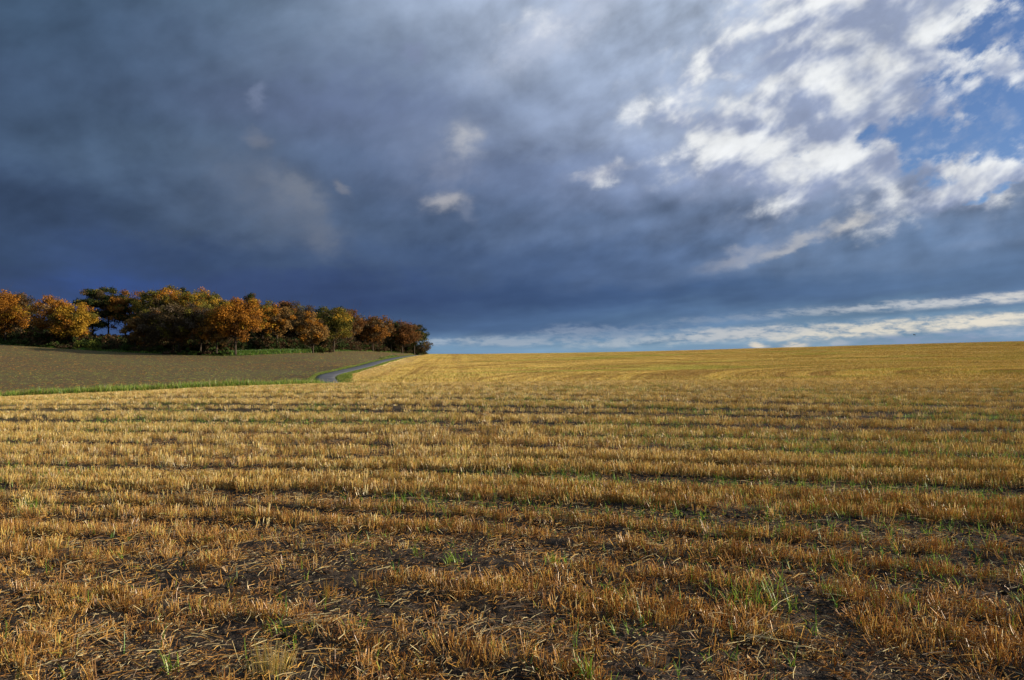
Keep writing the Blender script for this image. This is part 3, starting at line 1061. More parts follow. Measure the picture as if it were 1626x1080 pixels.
# ---------------------------------------------------------------- loose straw, soil crumbs, green shoots
src_lit = source('loose_straw', [lying(int(rg.integers(5, 11)), 0.075, 0.02, 0.14, 0.0014, [(PALE, 3), (ORANGE, 3), (BROWN, 4), ((0.30, 0.21, 0.13), 3)], rg) for _ in range(12)], mat_straw)
x, y = sector(9000, 2.5, 24.0, 40, rg, 0.5)
g, b = gap_mask(x, y), bare_mask(x, y)
keep = rg.random(len(x)) < 0.45 + 0.45 * np.maximum(g, b)
x, y = x[keep], y[keep]
P_, R_, S_, I_ = lay(x, y, rg, 0.8, 1.5, 0.8, 1.35, 0.05, 12, False)
scatter('straw_litter', P_, R_, S_, I_, src_lit)

src_chaff = source('chaff', [lying(22, 0.10, 0.010, 0.045, 0.0016, [(PALE, 2), (ORANGE, 4), (BROWN, 5), ((0.30, 0.21, 0.13), 3)], rg, 0.25) for _ in range(8)], mat_straw)
x, y = sector(7500, 2.4, 20.0, 40, rg, 0.4)
P_, R_, S_, I_ = lay(x, y, rg, 0.8, 1.3, 0.8, 1.3, 0.05, 8, False)
scatter('chaff', P_, R_, S_, I_, src_chaff)


def crumb(rng):
    bm = bmesh.new()
    bmesh.ops.create_icosphere(bm, subdivisions=2, radius=1.0)
    v = np.array([q.co[:] for q in bm.verts])
    f = np.array([[q.index for q in p.verts] for p in bm.faces])
    bm.free()
    o = rng.uniform(0, 50)
    k = 0.7 + 0.6 * fbm(v[:, 0] * 1.3 + o, v[:, 1] * 1.3 + v[:, 2] * 1.7 + o, 3)
    v = v * k[:, None] * np.array([1.2, 0.95, 0.6])
    return v, f, np.tile([0.05, 0.036, 0.026], (len(v), 1))


mat_crumb, m = new_mat('soil_crumb')
pos = geo_pos(m)
nA = m.noise(pos, 40.0, 4.0, 0.6)
finish(m, principled(m, m.mix(nA, (0.020, 0.015, 0.012, 1), (0.075, 0.054, 0.038, 1)), 0.95, nA, 0.8, 0.02, 0.15))
src_crumb = source('soil_crumb', [crumb(rg) for _ in range(8)], mat_crumb)
x, y = sector(42000, 2.4, 20.0, 40, rg, 0.3)
keep = rg.random(len(x)) < 0.15 + 0.85 * np.maximum(gap_mask(x, y), bare_mask(x, y))
x, y = x[keep], y[keep]
P_, R_, S_, I_ = lay(x, y, rg, 1, 1, 1, 1, 0.3, 8, False)
S_[:] = (0.004 + 0.030 * rg.random(len(x)) ** 5)[:, None]
scatter('soil_crumbs', P_, R_, S_, I_, src_crumb)

SHOOT_PAL = [(LIME, 3), (GREEN, 4), (OLIVE, 1)]
src_shoot = source('green_shoot', [blades(int(rg.integers(2, 6)), 0.015, 0.07, 0.19, 0.0032, SHOOT_PAL, rg) for _ in range(10)], mat_blade)
x, y = sector(120000, 2.6, 50.0, 40, rg, 0.55)
d = np.hypot(x, y)
pm = sstep(fbm(x * 0.33 + 80, y * 0.33 + 12, 3) + 0.26 * np.exp(-((x - 7.5) / 7) ** 2 - ((y - 17) / 6) ** 2) + 0.12 * np.exp(-((x + 0.5) / 2.5) ** 2 - ((y - 7.5) / 2.5) ** 2)
           + 0.10 * np.exp(-((x - 2) / 2.5) ** 2 - ((y - 5.5) / 1.0) ** 2), 0.46, 0.74)
keep = (rg.random(len(x)) < 0.035 + 0.75 * pm * sstep(d, 4, 12) + 0.12 * pm) & (zone(x, y) == 1)
x, y = x[keep], y[keep]
P_, R_, S_, I_ = lay(x, y, rg, 0.60, 1.05, 0.65, 1.05, 0.15, 10, False)
scatter('green_shoots', P_, R_, S_, I_, src_shoot)

# ---------------------------------------------------------------- verges, rough grass, crop residue on the bare field
VERGE_PAL = [(GREEN, 3), (LIME, 2.5), (OLIVE, 4), ((0.42, 0.31, 0.11), 3), (DARKGREEN, 2)]
src_verge = source('verge_tuft', [blades(26, 0.13, 0.22, 0.52, 0.011, VERGE_PAL, rg, 0.7, 2) for _ in range(8)], mat_blade)
xs, ys = [], []
# along the edge of the stubble and both sides of the lane
for L, n, w in ((STUB_EDGE, 15000, 2.6), (ROAD, 26000, 5.5)):
    k = rg.integers(0, len(L) - 1, n)
    t = rg.random(n)[:, None]
    p = L[k] * (1 - t) + L[k + 1] * t + rg.normal(0, w * 0.5, (n, 2))
    xs.append(p[:, 0])
    ys.append(p[:, 1])
x, y = np.concatenate(xs), np.concatenate(ys)
az_ = np.degrees(np.arctan2(x, y))
keep = (zone(x, y) == 0) & (dist_line(ROAD, x, y) > 1.75) & (az_ > -40) & (az_ < 5) & (y < 420)
x, y = x[keep], y[keep]
de = dist_line(STUB_EDGE, x, y)
P_, R_, S_, I_ = lay(x, y, rg, 0.6, 1.25, 0.9, 1.5, 0.08, 8, False)
S_[:, 2] *= np.where(y > 86, np.where(dist_line(ROAD, x, y) < 3.2, 0.30, 0.50), 1.15) * (0.6 + 0.8 * fbm(x * 0.5, y * 0.5, 3))
scatter('verge_grass', P_, R_, S_, I_, src_verge)

src_res = source('crop_residue', [lying(5, 0.10, 0.08, 0.22, 0.008, [(PALE, 1), (ORANGE, 3), (BROWN, 4)], rg) for _ in range(4)]
                 + [blades(9, 0.10, 0.05, 0.14, 0.008, [(GREEN, 2), (OLIVE, 3), (LIME, 1)], rg, 0.6, 2) for _ in range(4)], mat_blade)
x, y = sector(90000, 78.0, 345.0, 40, rg, 0.3)
keep = (zone(x, y) == 2) & (x < 0)
x, y = x[keep], y[keep]
P_, R_, S_, I_ = lay(x, y, rg, 0.8, 1.3, 0.8, 1.5, 0.0, 8, False)
gm = rg.random(len(x)) < 0.35 + 0.5 * sstep(fbm(x * 0.03 + 7, y * 0.06, 3), 0.4, 0.65)
I_ = np.where(gm, rg.integers(4, 8, len(x)), rg.integers(0, 4, len(x)))
scatter('crop_residue', P_, R_, S_, I_, src_res)

# ---------------------------------------------------------------- trees
def leaf_quads(C, R, n, size, cols, rng, droop=0.0):
    """n leaf sprays in clumps: C clump centres, R clump radii; returns vertices, quads, colours"""
    k = rng.integers(0, len(C), n)
    u = rng.normal(0, 1, (n, 3))
    u /= np.linalg.norm(u, axis=1)[:, None]
    r = rng.random(n) ** 0.55
    p = C[k] + u * (R[k] * r)[:, None] * np.array([1, 1, 0.72])
    nrm = u * 0.7 + rng.normal(0, 0.6, (n, 3)) + np.array([0, 0, 0.25])
    nrm /= np.linalg.norm(nrm, axis=1)[:, None]
    a = np.cross(nrm, rng.normal(0, 1, (n, 3)))
    a /= np.linalg.norm(a, axis=1)[:, None]
    b = np.cross(nrm, a)
    s = (size * rng.uniform(0.55, 1.25, n))[:, None]
    l = s * rng.uniform(0.55, 0.9, n)[:, None]
    V = np.stack([p - a * s, p - b * l * 0.9, p + a * s * 1.1, p + b * l], 1).reshape(-1, 3)
    Fq = np.arange(4 * n).reshape(n, 4)
    return V, Fq, np.repeat(cols[k] * rng.uniform(0.72, 1.25, n)[:, None], 4, 0)


def grow(name, label, cat, x, y, h, w, pal, seed, crown_from=0.22, dens=1.0, group=None, leaf=0.34, shape='round', split=None, lean=0.0):
    """one tree: Empty at its foot, parts trunk (with limbs) and crown"""
    rng = np.random.default_rng(seed)
    z0 = float(height(np.array([x]), np.array([y]), False)[0])
    root = bpy.data.objects.new(name, None)
    COL.objects.link(root)
    root.location = (x, y, z0)
    root.rotation_euler = (0, 0, 0)
    tag(root, label, cat, group)
    R = w / 2
    cb = h * crown_from
    cz, rz_ = (cb + h) / 2, (h - cb) / 2
    # clump centres fill an uneven crown, denser towards its outside
    n = int(np.clip(R * rz_ * 3.4, 36, 150))
    u = rng.normal(0, 1, (n * 3, 3))
    u /= np.linalg.norm(u, axis=1)[:, None]
    r = (0.30 + 0.70 * rng.random(n * 3) ** 0.55)
    lob = 0.66 + 0.70 * fbm(u[:, 0] * 1.9 + seed, u[:, 1] * 1.9 + u[:, 2] * 2.2, 2)
    C = u * (r * lob)[:, None] * np.array([R * 0.86, R * 0.86, rz_ * 0.90])
    if shape == 'round':                       # wider below the middle, domed above
        t = C[:, 2] / rz_
        f = np.where(t < -0.1, 1.0 - 0.30 * (t + 0.1) ** 2, 1.0)
        C[:, :2] *= f[:, None]
    elif shape == 'umbrella':
        C = C[(C[:, 2] > -0.55 * rz_) | (rng.random(len(C)) < 0.3)]
        C[:, 2] = np.round(C[:, 2] / (rz_ * 0.42)) * rz_ * 0.42 + rng.normal(0, 0.25, len(C))
    C = C[:n]
    C[:, 2] += cz
    C[:, 0] += lean * (C[:, 2] / h)
    Rc = rng.uniform(0.13, 0.23, len(C)) * R + 0.40
    w_ = np.array([p[1] for p in pal], float)
    w_ /= w_.sum()
    pc = np.array([p[0] for p in pal])
    pick = rng.choice(len(pal), len(C), p=w_)
    if split is not None:                      # one side of the crown has turned differently
        pick = np.where(C[:, 0] > split[0] * R, split[1], pick)
    cols = pc[pick] * rng.uniform(0.80, 1.2, len(C))[:, None]
    nl = int(len(C) * 55 * dens * (0.34 / leaf) ** 1.55)
    V, Fq, Cc = leaf_quads(C, Rc, nl, leaf, cols, rng)
    link('crown', mesh_np('crown', V, Fq, [mat_leaf], Cc), root)
    # trunk and limbs
    tr = 0.014 * h + 0.06
    top = np.array([lean * 0.8 + rng.normal(0, 0.25), rng.normal(0, 0.25), cb + (h - cb) * 0.72])
    P = np.array([[0, 0, -0.4], [0, 0, 0.5], top * np.array([0.25, 0.25, 0.30]), top * np.array([0.6, 0.6, 0.62]), top])
    paths = [(P, np.array([tr * 1.55, tr * 1.1, tr * 0.9, tr * 0.6, tr * 0.12]))]
    for i_ in rng.permutation(len(C))[:max(16, int(len(C) * 0.75))]:
        c = C[i_]
        zb = np.clip(c[2] - rng.uniform(0.25, 0.6) * np.hypot(c[0], c[1]) - 0.5, cb * 0.55, top[2] * 0.95)
        s = zb / top[2]
        b0 = np.array([top[0] * s, top[1] * s, zb])
        mid = b0 * 0.5 + c * 0.5 + np.array([0, 0, -0.10 * np.linalg.norm(c - b0)]) + rng.normal(0, 0.18, 3)
        rb = tr * 0.34 * (1 - 0.55 * s)
        paths.append((np.array([b0, mid, c]), np.array([rb, rb * 0.65, rb * 0.2])))
        for _ in range(4):
            e = c + rng.normal(0, 1.0, 3) * Rc[i_] + np.array([0, 0, 0.25])
            paths.append((np.array([mid * 0.4 + c * 0.6, mid * 0.15 + e * 0.85 * 1.0 + c * 0.0, e]), np.array([rb * 0.38, rb * 0.25, rb * 0.08])))
    v, f = tubes(paths, 4)
    link('trunk', mesh_np('trunk', v, f, [mat_bark], smooth=True), root)
    return root


def leaf_pal(*a):
    return [(np.array(c), k) for c, k in a]


L_OR, L_RUST, L_GOLD, L_OLV, L_DKG, L_BRN, L_RED, L_TAN, L_PUR = (0.38, 0.165, 0.026), (0.22, 0.100, 0.028), (0.40, 0.235, 0.030), (0.165, 0.140, 0.028), (0.038, 0.055, 0.020), (0.125, 0.086, 0.042), (0.165, 0.074, 0.028), (0.29, 0.170, 0.056), (0.100, 0.076, 0.052)
PAL = {
    'orange': leaf_pal((L_OR, 5), (L_RUST, 2), (L_GOLD, 1)), 'rust': leaf_pal((L_RUST, 5), (L_BRN, 3), (L_OR, 2)), 'gold': leaf_pal((L_GOLD, 6), (L_OLV, 2), (L_OR, 2)),
    'olive': leaf_pal((L_OLV, 5), (L_GOLD, 2), (L_DKG, 1), (L_BRN, 1)), 'dark': leaf_pal((L_DKG, 5), (L_BRN, 2), (L_OLV, 1.5)), 'brown': leaf_pal((L_BRN, 5), (L_PUR, 3), (L_RUST, 0.7), (L_OLV, 1.5)),
    'red': leaf_pal((L_RED, 5), (L_BRN, 3), (L_RUST, 2)), 'tan': leaf_pal((L_TAN, 5), (L_OR, 3), (L_BRN, 2)), 'mix': leaf_pal((L_DKG, 3), (L_RUST, 3), (L_OLV, 2), (L_OR, 1.5)),
    'two': leaf_pal((L_OR, 4), (L_TAN, 3), (L_RUST, 2), (L_GOLD, 0.01)), 'oliveor': leaf_pal((L_OLV, 4), (L_OR, 4), (L_GOLD, 2)),
}
# picture column of the foot, distance, picture row of the top, width in picture columns, foliage, ...
TREES = [
    ('oak_tree', 8, 236, 458, 66, 'orange', 0.20, 1.0, 'orange oak cut by the left edge of the picture'),
    ('oak_tree', 33, 240, 466, 46, 'brown', 0.25, 0.75, 'thin brown oak between the edge oak and the low brown trees'),
    ('small_tree', 54, 252, 503, 30, 'brown', 0.15, 0.8, 'low brown tree in the gap left of the yellow and orange tree'),
    ('maple_tree', 84, 230, 468, 58, 'two', 0.20, 0.8, 'orange brown tree joined to the golden half crown on its right'),
    ('maple_tree', 116, 229, 481, 60, 'gold', 0.16, 1.0, 'golden yellow tree just left of the dark pines'),
    ('pine_tree', 148, 246, 459, 52, 'dark', 0.16, 1.0, 'dark pine leaning over the golden tree, leftmost of the open topped trees'),
    ('pine_tree', 172, 250, 456, 46, 'dark', 0.38, 0.95, 'dark green pine with the tallest top of the open group'),
    ('pine_tree', 199, 246, 461, 56, 'mix', 0.34, 0.95, 'dark green and rust tree with bare trunk beside the big olive crowns'),
    ('small_tree', 214, 214, 504, 40, 'tan', 0.22, 1.0, 'low orange brown tree in front of the bare pine trunks'),
    ('oak_tree', 238, 240, 457, 50, 'olive', 0.20, 1.0, 'olive tree at the left shoulder of the big crowns'),
    ('oak_tree', 262, 244, 454, 52, 'oliveor', 0.20, 1.0, 'olive and gold tree in the middle of the high crowns'),
    ('oak_tree', 284, 256, 452, 44, 'dark', 0.20, 1.0, 'dark olive tree forming the highest top of the wood'),
    ('oak_tree', 300, 236, 460, 54, 'oliveor', 0.20, 1.0, 'gold flecked olive tree right of the highest top'),
    ('oak_tree', 322, 242, 460, 52, 'oliveor', 0.20, 1.0, 'olive and rust tree between the highest top and the bright orange oak'),
    ('oak_tree', 344, 246, 467, 48, 'olive', 0.22, 1.0, 'olive brown tree touching the bright orange oak from behind'),
    ('oak_tree', 250, 213, 482, 56, 'brown', 0.12, 1.0, 'dark brown tree at the wood edge below the olive shoulder'),
    ('oak_tree', 284, 209, 476, 60, 'brown', 0.12, 1.0, 'broad dark brown tree at the wood edge below the highest top'),
    ('oak_tree', 318, 208, 480, 56, 'brown', 0.14, 0.9, 'grey brown thinning tree left of the sparse orange one'),
    ('oak_tree', 344, 204, 486, 44, 'tan', 0.18, 0.75, 'sparse tan and orange tree pressed against the bright orange oak'),
    ('oak_tree', 374, 203, 470, 72, 'orange', 0.22, 1.25, 'bright orange oak standing out at the field edge, trunk showing below'),
    ('oak_tree', 398, 252, 468, 42, 'dark', 0.2, 1.0, 'dark green tree whose top shows behind the bright orange oak'),
    ('oak_tree', 417, 236, 477, 54, 'oliveor', 0.25, 0.95, 'olive and orange tree right of the bright orange oak'),
    ('oak_tree', 440, 238, 482, 46, 'tan', 0.28, 0.95, 'tan orange tree above the low grass bank'),
    ('oak_tree', 446, 262, 476, 56, 'red', 0.25, 1.0, 'red brown tree behind the tan orange tree over the bank'),
    ('oak_tree', 470, 262, 482, 56, 'brown', 0.25, 1.0, 'dark brown tree left of the small round tan tree'),
    ('small_tree', 497, 226, 497, 48, 'tan', 0.18, 1.1, 'small round tan tree at the end of the grass bank'),
    ('oak_tree', 510, 262, 486, 48, 'dark', 0.25, 1.0, 'dark olive tree peeping over the small round tan tree'),
    ('oak_tree', 530, 252, 486, 66, 'olive', 0.22, 1.15, 'big olive green oak right of the small round tan tree'),
    ('oak_tree', 549, 292, 489, 54, 'red', 0.25, 1.0, 'rust tree showing behind the right side of the olive oak'),
    ('oak_tree', 574, 306, 506, 34, 'mix', 0.3, 0.7, 'thin mixed tree in the gap right of the olive oak'),
    ('oak_tree', 592, 306, 500, 56, 'rust', 0.22, 1.0, 'rust red oak standing left of the last dark clump'),
    ('oak_tree', 621, 324, 509, 38, 'dark', 0.25, 0.9, 'dark green tree at the left of the last clump'),
    ('oak_tree', 639, 326, 510, 52, 'red', 0.25, 1.0, 'dark red brown tree in the middle of the last clump'),
    ('oak_tree', 658, 336, 514, 38, 'dark', 0.28, 0.9, 'dark green tree at the right end of the wood'),
    ('small_tree', 667, 342, 541, 26, 'brown', 0.30, 0.55, 'thin low tree leaning out at the right end of the wood'),
]
for k, (nm, px, d, top, wpx, pal, cf, dens, label) in enumerate(TREES):
    p = P3(px, 558, d)
    z0 = float(height(np.array([p[0]]), np.array([p[1]]), False)[0])
    ztop = P3(px, top, d)[2]
    h = max(3.0, ztop - z0)
    grow(nm, label, 'tree', p[0], p[1], h, wpx / F_PX * d * 1.20, PAL[pal], 100 + k, cf, dens, leaf=0.23 if d < 280 else 0.29,
         shape='umbrella' if nm == 'pine_tree' else 'round', lean=(2.0 if px == 667 else 0.0), group='trees along the edge of the wood')

# shaded depth of the wood behind the front trees
for k in range(34):
    px = 2 + 19.6 * k + RNG.uniform(-6, 6)
    if 128 < px < 222:
        continue
    d = np.interp(px, [0, 180, 350, 430, 540, 660], [262, 262, 262, 268, 300, 352]) + RNG.uniform(0, 18)
    top = np.interp(px, [0, 60, 140, 240, 330, 400, 470, 520, 570, 600, 660], [492, 516, 518, 478, 482, 488, 494, 500, 516, 516, 526]) + RNG.uniform(-3, 6)
    p = P3(px, top, d)
    z0 = float(height(np.array([p[0]]), np.array([p[1]]), False)[0])
    grow('wood_tree', 'dark tree deep in the wood, seen only through gaps between the front trees', 'tree', p[0], p[1], max(4, p[2] - z0), 9.5, PAL['brown' if k % 3 else 'dark'], 300 + k,
         0.03, 0.9, group='trees deep in the wood', leaf=0.5)


# ---------------------------------------------------------------- shrubs along the foot of the wood
def shrub(name, label, px, d, hpx, wpx, pal, seed, group='shrubs along the foot of the wood'):
    rng = np.random.default_rng(seed)
    p = P3(px, 558, d)
    z0 = float(height(np.array([p[0]]), np.array([p[1]]), False)[0])
    h, w = hpx / F_PX * d, wpx / F_PX * d
    root = bpy.data.objects.new(name, None)
    COL.objects.link(root)
    root.location = (p[0], p[1], z0)
    tag(root, label, 'shrub', group)
    n = 22
    a = rng.uniform(0, 6.283, n)
    r = np.sqrt(rng.random(n)) * w / 2
    C = np.stack([np.cos(a) * r, np.sin(a) * r * 0.7, h * (0.15 + 0.65 * rng.random(n)) * (1 - 0.5 * (r / (w / 2)) ** 2)], 1)
    Rc = rng.uniform(0.22, 0.36, n) * h
    w_ = np.array([q[1] for q in pal], float)
    pc = np.array([q[0] for q in pal])[rng.choice(len(pal), n, p=w_ / w_.sum())] * rng.uniform(0.8, 1.2, n)[:, None]
    V, Fq, Cc = leaf_quads(C, Rc, 620, 0.24, pc, rng)
    V[:, 2] = np.maximum(V[:, 2], 0.0)
    link('foliage', mesh_np('foliage', V, Fq, [mat_leaf], Cc), root)
    paths = []
    for i_ in range(10):
        e = C[i_]
        b0 = np.array([e[0] * 0.3, e[1] * 0.3, -0.2])
        paths.append((np.array([b0, b0 * 0.5 + e * 0.5 + rng.normal(0, 0.08, 3), e]), np.array([0.04, 0.028, 0.01])))
    v, f = tubes(paths, 3)
    link('stem', mesh_np('stem', v, f, [mat_bark]), root)


S_GRN = leaf_pal(((0.045, 0.070, 0.018), 4), ((0.07, 0.06, 0.025), 2), ((0.09, 0.10, 0.02), 1))
S_BRN = leaf_pal(((0.085, 0.055, 0.030), 4), ((0.05, 0.055, 0.022), 2))
S_LIM = leaf_pal(((0.15, 0.16, 0.028), 4), ((0.07, 0.09, 0.022), 2))
SHRUBS = [
    (4, 232, 12, 34, S_GRN, 'dark green shrub under the oak at the left edge'), (30, 230, 13, 34, S_GRN, 'green shrub below the thin brown oak'), (58, 228, 11, 34, S_BRN, 'low brown shrub below the gap between oak and yellow tree'),
    (84, 225, 12, 34, S_GRN, 'dark shrub below the orange brown half crown'), (110, 222, 14, 34, S_BRN, 'brown shrub at the foot of the golden tree'), (134, 219, 22, 36, S_LIM, 'yellow green bush between the golden tree and the pines'),
    (156, 216, 18, 30, S_LIM, 'lime tinted bush in front of the left pine trunk'), (178, 216, 24, 32, S_BRN, 'tall grey brown bush in front of the pine trunks'), (202, 214, 17, 32, S_GRN, 'dark green bush beneath the low orange brown tree'),
    (226, 211, 15, 32, S_BRN, 'brown bush right of the low orange brown tree'), (250, 209, 14, 34, S_GRN, 'dark bush below the left wood edge tree'), (276, 206, 13, 34, S_BRN, 'brown bush below the broad dark brown tree'),
    (302, 205, 12, 34, S_GRN, 'green bush between the broad brown and grey brown trees'), (328, 204, 11, 32, S_BRN, 'brown bush below the sparse tan and orange tree'), (352, 203, 9, 26, S_GRN, 'small green bush left of the bright orange trunk'),
    (508, 229, 12, 26, S_GRN, 'green bush right of the small round tan tree'), (520, 240, 13, 24, S_BRN, 'brown bush under the big olive oak'), (556, 284, 11, 30, S_BRN, 'grey brown bush right of the olive oak'),
    (606, 309, 12, 22, S_BRN, 'brown bush between the rust oak and the last clump'), (640, 330, 10, 30, S_BRN, 'dark bush under the last clump'), (664, 352, 5.5, 12, S_BRN, 'small dark bush at the right tip of the wood'), (674, 356, 6.5, 17, S_BRN, 'low round bush standing alone on the skyline'),
]
for k, (px, d, hp, wp, pal, label) in enumerate(SHRUBS):
    shrub('bush', label, px, d, hp, wp, pal, 700 + k)

# brushwood filling the shade under the trees
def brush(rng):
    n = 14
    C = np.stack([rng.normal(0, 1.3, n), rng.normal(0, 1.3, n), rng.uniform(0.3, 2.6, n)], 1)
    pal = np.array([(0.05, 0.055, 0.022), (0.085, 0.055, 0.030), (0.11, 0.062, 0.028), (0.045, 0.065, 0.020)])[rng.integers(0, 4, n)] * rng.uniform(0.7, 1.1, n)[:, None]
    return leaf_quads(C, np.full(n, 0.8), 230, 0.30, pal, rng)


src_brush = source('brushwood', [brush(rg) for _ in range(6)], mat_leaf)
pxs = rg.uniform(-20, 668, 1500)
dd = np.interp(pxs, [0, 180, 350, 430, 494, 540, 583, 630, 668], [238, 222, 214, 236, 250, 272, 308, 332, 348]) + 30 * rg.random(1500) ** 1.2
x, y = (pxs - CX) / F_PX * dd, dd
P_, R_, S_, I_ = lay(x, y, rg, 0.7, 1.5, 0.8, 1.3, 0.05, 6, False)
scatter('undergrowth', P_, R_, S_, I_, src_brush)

# grassy bank in front of the middle of the wood
src_bank = source('bank_tuft', [blades(24, 0.35, 0.5, 1.15, 0.045, [(GREEN, 4), (DARKGREEN, 5), (OLIVE, 1)], rg, 0.7, 2) for _ in range(6)], mat_blade)
A_, B_ = pxd([(352, 204)])[0], pxd([(496, 226)])[0]
t = rg.random(2600)
x = A_[0] + (B_[0] - A_[0]) * t + rg.normal(0, 0.9, 2600)
y = A_[1] + (B_[1] - A_[1]) * t + rg.normal(0, 1.2, 2600) + 2.0
keep = zone(x, y) == 0
x, y = x[keep], y[keep]
P_, R_, S_, I_ = lay(x, y, rg, 0.8, 1.3, 0.8, 1.3, 0.1, 6, False)
scatter('bank_grass', P_, R_, S_, I_, src_bank)
# meadow grass under and between the trees
x, y = sector(60000, 196, 345, 40, rg, 0.2)
keep = (zone(x, y) == 0) & (x < -12) & (dist_line(ROAD, x, y) > 3)
x, y = x[keep], y[keep]
P_, R_, S_, I_ = lay(x, y, rg, 0.35, 0.75, 0.8, 1.3, 0.1, 6, False)
scatter('meadow_grass', P_, R_, S_, I_, src_bank)

# ---------------------------------------------------------------- single plants one can point to in the foreground
def tuft(name, label, cat, px, py, geom, mat, group, part=None):
    p = ground_at(px, py)
    p[2] = float(height(np.array([p[0]]), np.array([p[1]]))[0])
    v, f, c = geom
    o = link(name, mesh_np(name, v, f, [mat], c), None, p)
    tag(o, label, cat, group)
    return o


rq_ = np.random.default_rng(41)
GP = [(LIME, 6), (GREEN, 2)]
for px, py, n, sp, h0, h1, w_, label in [
        (45, 812, 34, 0.085, 0.14, 0.30, 0.0045, 'bushy green grass tuft near the left edge of the field'),
        (90, 806, 12, 0.05, 0.10, 0.22, 0.004, 'small thin green tuft just right of the bushy one on the left'),
        (272, 1074, 9, 0.022, 0.14, 0.22, 0.0045, 'green sprout of wide blades at the bottom edge, left of the pale straw tussock'),
        (452, 1006, 9, 0.04, 0.13, 0.24, 0.0045, 'loose green blades arching above the pale straw tussock'),
        (522, 962, 4, 0.015, 0.12, 0.20, 0.004, 'few upright green blades right of the pale straw tussock'),
        (934, 1074, 10, 0.03, 0.13, 0.22, 0.0050, 'green sprout at the bottom edge near the middle of the picture'),
        (1192, 950, 80, 0.16, 0.12, 0.24, 0.0035, 'widest patch of green blades, mixed with yellow straw'),
        (1326, 948, 22, 0.045, 0.07, 0.14, 0.0060, 'bright lime broad leaved tuft right of the widest green patch'),
        (1440, 960, 7, 0.04, 0.08, 0.16, 0.0050, 'small lime tuft right of the broad leaved one'),
        (1380, 925, 5, 0.03, 0.09, 0.16, 0.0050, 'lime blades standing behind the broad leaved tuft'),
        (1516, 862, 8, 0.05, 0.14, 0.28, 0.0045, 'tall green blades standing above the stubble far right'),
        (1240, 838, 10, 0.03, 0.10, 0.20, 0.0045, 'green blades in the dark wheel track, right of the middle'),
        (722, 890, 16, 0.05, 0.10, 0.20, 0.0045, 'bright green tuft in the trodden straw just left of the middle'),
        (880, 897, 14, 0.06, 0.08, 0.17, 0.0045, 'low green tuft in the trodden straw just right of the middle'),
        (570, 860, 12, 0.06, 0.10, 0.20, 0.0040, 'thin green tuft in standing stubble left of the middle'),
        (975, 940, 16, 0.05, 0.12, 0.24, 0.0040, 'scattered long green blades left of the widest green patch')]:
    tuft('grass_tuft', label, 'grass tuft', px, py, blades(int(n * 1.4), sp, h0 * 0.75, h1 * 0.8, w_ * 0.75, GP, rq_, 0.6, 4), mat_blade, 'green grass tufts in the foreground stubble')
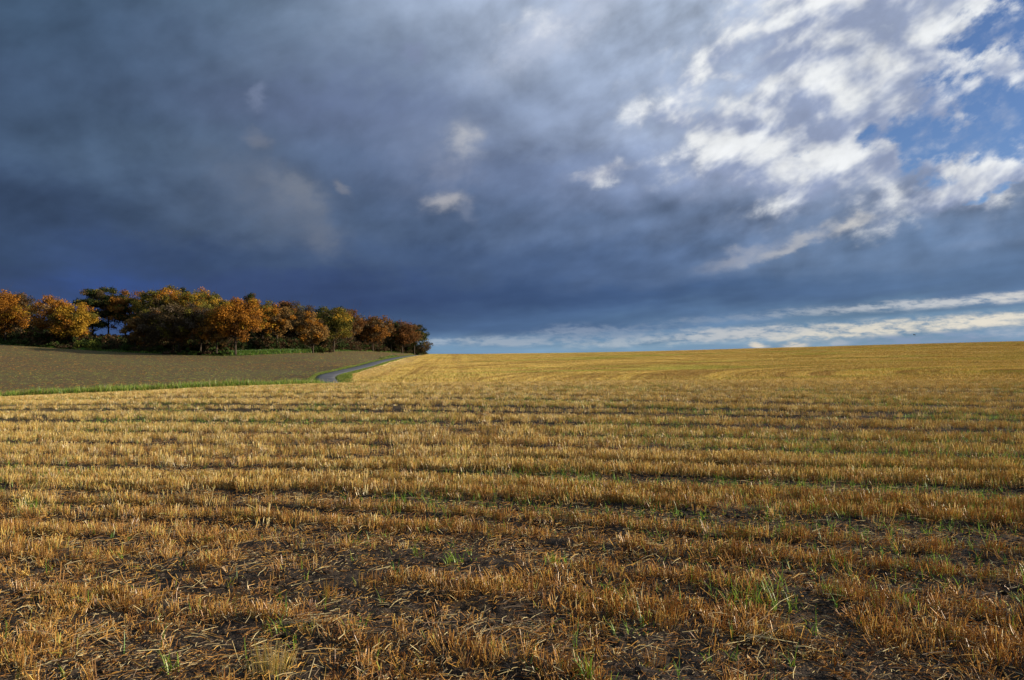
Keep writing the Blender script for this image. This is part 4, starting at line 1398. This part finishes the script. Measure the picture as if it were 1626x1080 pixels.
for px, py, n, sp, h0, h1, ln, pal, label in [
        (428, 1066, 120, 0.050, 0.08, 0.20, 0.20, [(PALE, 4), (GOLD, 4), (OLIVE, 1)], 'tallest pale yellow straw tussock near the bottom edge'),
        (375, 950, 26, 0.03, 0.06, 0.12, 0.55, [(ORANGE, 4), (BROWN, 3)], 'fan shaped orange straw stump above the pale tussock'),
        (325, 962, 24, 0.03, 0.05, 0.10, 0.45, [(ORANGE, 4), (BROWN, 4)], 'low orange stump left of the fan shaped one'),
        (525, 944, 24, 0.028, 0.09, 0.17, 0.22, [(ORANGE, 5), (GOLD, 3)], 'upright orange straw stump right of the fan shaped one'),
        (1140, 1056, 30, 0.045, 0.06, 0.12, 0.6, [(ORANGE, 4), (BROWN, 4)], 'splayed red brown straw stump at the bottom edge right of the middle'),
        (1040, 1050, 26, 0.04, 0.06, 0.11, 0.5, [(ORANGE, 3), (BROWN, 4), (PALE, 1)], 'low brown stump left of the splayed red brown one'),
        (1058, 994, 26, 0.032, 0.10, 0.18, 0.20, [(GOLD, 4), (ORANGE, 4)], 'tall yellow stump below the scattered long green blades'),
        (1395, 1006, 26, 0.04, 0.09, 0.15, 0.30, [(ORANGE, 4), (GOLD, 3)], 'orange stump below the small lime tuft'),
        (1550, 1036, 28, 0.04, 0.09, 0.15, 0.28, [(ORANGE, 4), (BROWN, 3), (GOLD, 2)], 'orange stump near the lower right corner'),
        (900, 1000, 26, 0.05, 0.07, 0.13, 0.5, [(ORANGE, 4), (PALE, 2), (BROWN, 2)], 'trodden orange stump at the bottom centre'),
        (60, 1000, 30, 0.05, 0.10, 0.18, 0.25, [(ORANGE, 4), (GOLD, 3)], 'upright orange stump near the lower left corner')]:
    tuft('straw_tuft', label, 'straw tuft', px, py, stalks(n, sp, h0 * 0.9, h1 * 0.9, ln, 0.0018, pal, rq_, 3, 0.12, fan=0.45), mat_straw, 'straw stumps in the foreground')
for px, py, n, label in [(110, 1030, 60, 'heap of long loose straw lying at the lower left'), (470, 1046, 26, 'loose bundle of straw lying right of the pale tussock'), (1215, 1010, 46, 'sheaf of long straw lying across bare soil right of the middle'), (800, 1010, 34, 'thin scatter of grey straw on bare soil below the middle')]:
    tuft('straw_heap', label, 'straw heap', px, py, lying(n, 0.15, 0.12, 0.38, 0.0017, [(PALE, 4), (ORANGE, 2), ((0.34, 0.24, 0.15), 3)], rq_, 0.10), mat_straw, 'loose straw in the foreground')

# ---------------------------------------------------------------- a distant bird over the right-hand hill
mat_bird, m = new_mat('dark_feathers')
finish(m, principled(m, (0.02, 0.02, 0.022, 1), 0.7))
bp = P3(1452, 532, 150)
bird = bpy.data.objects.new('bird', None)
COL.objects.link(bird)
bird.location = bp
bird.rotation_euler = (0, 0.2, math.radians(35))
tag(bird, 'tiny dark bird gliding low over the hill on the right', 'bird')
bv, bf = tubes([(np.array([[0, -0.26, 0.0], [0, -0.15, 0.01], [0, 0.0, 0.02], [0, 0.13, 0.015], [0, 0.19, 0.02], [0, 0.26, 0.0]]), np.array([0.05, 0.035, 0.065, 0.05, 0.035, 0.004]))], 8)
link('body', mesh_np('body', bv, bf, [mat_bird], smooth=True), bird)
for s in (-1, 1):
    top = np.array([[0.03 * s, 0.10, 0.03], [0.22 * s, 0.14, 0.13], [0.48 * s, 0.02, 0.10], [0.46 * s, -0.05, 0.10], [0.20 * s, -0.04, 0.12], [0.03 * s, -0.08, 0.03]])
    wv = np.vstack([top, top - np.array([0, 0, 0.014])])
    wf = [[0, 1, 4, 5], [1, 2, 3, 4], [11, 10, 7, 6], [10, 9, 8, 7], [0, 6, 7, 1], [1, 7, 8, 2], [2, 8, 9, 3], [3, 9, 10, 4], [4, 10, 11, 5], [5, 11, 6, 0]]
    link('wing', mesh_np('wing', wv, wf, [mat_bird]), bird)
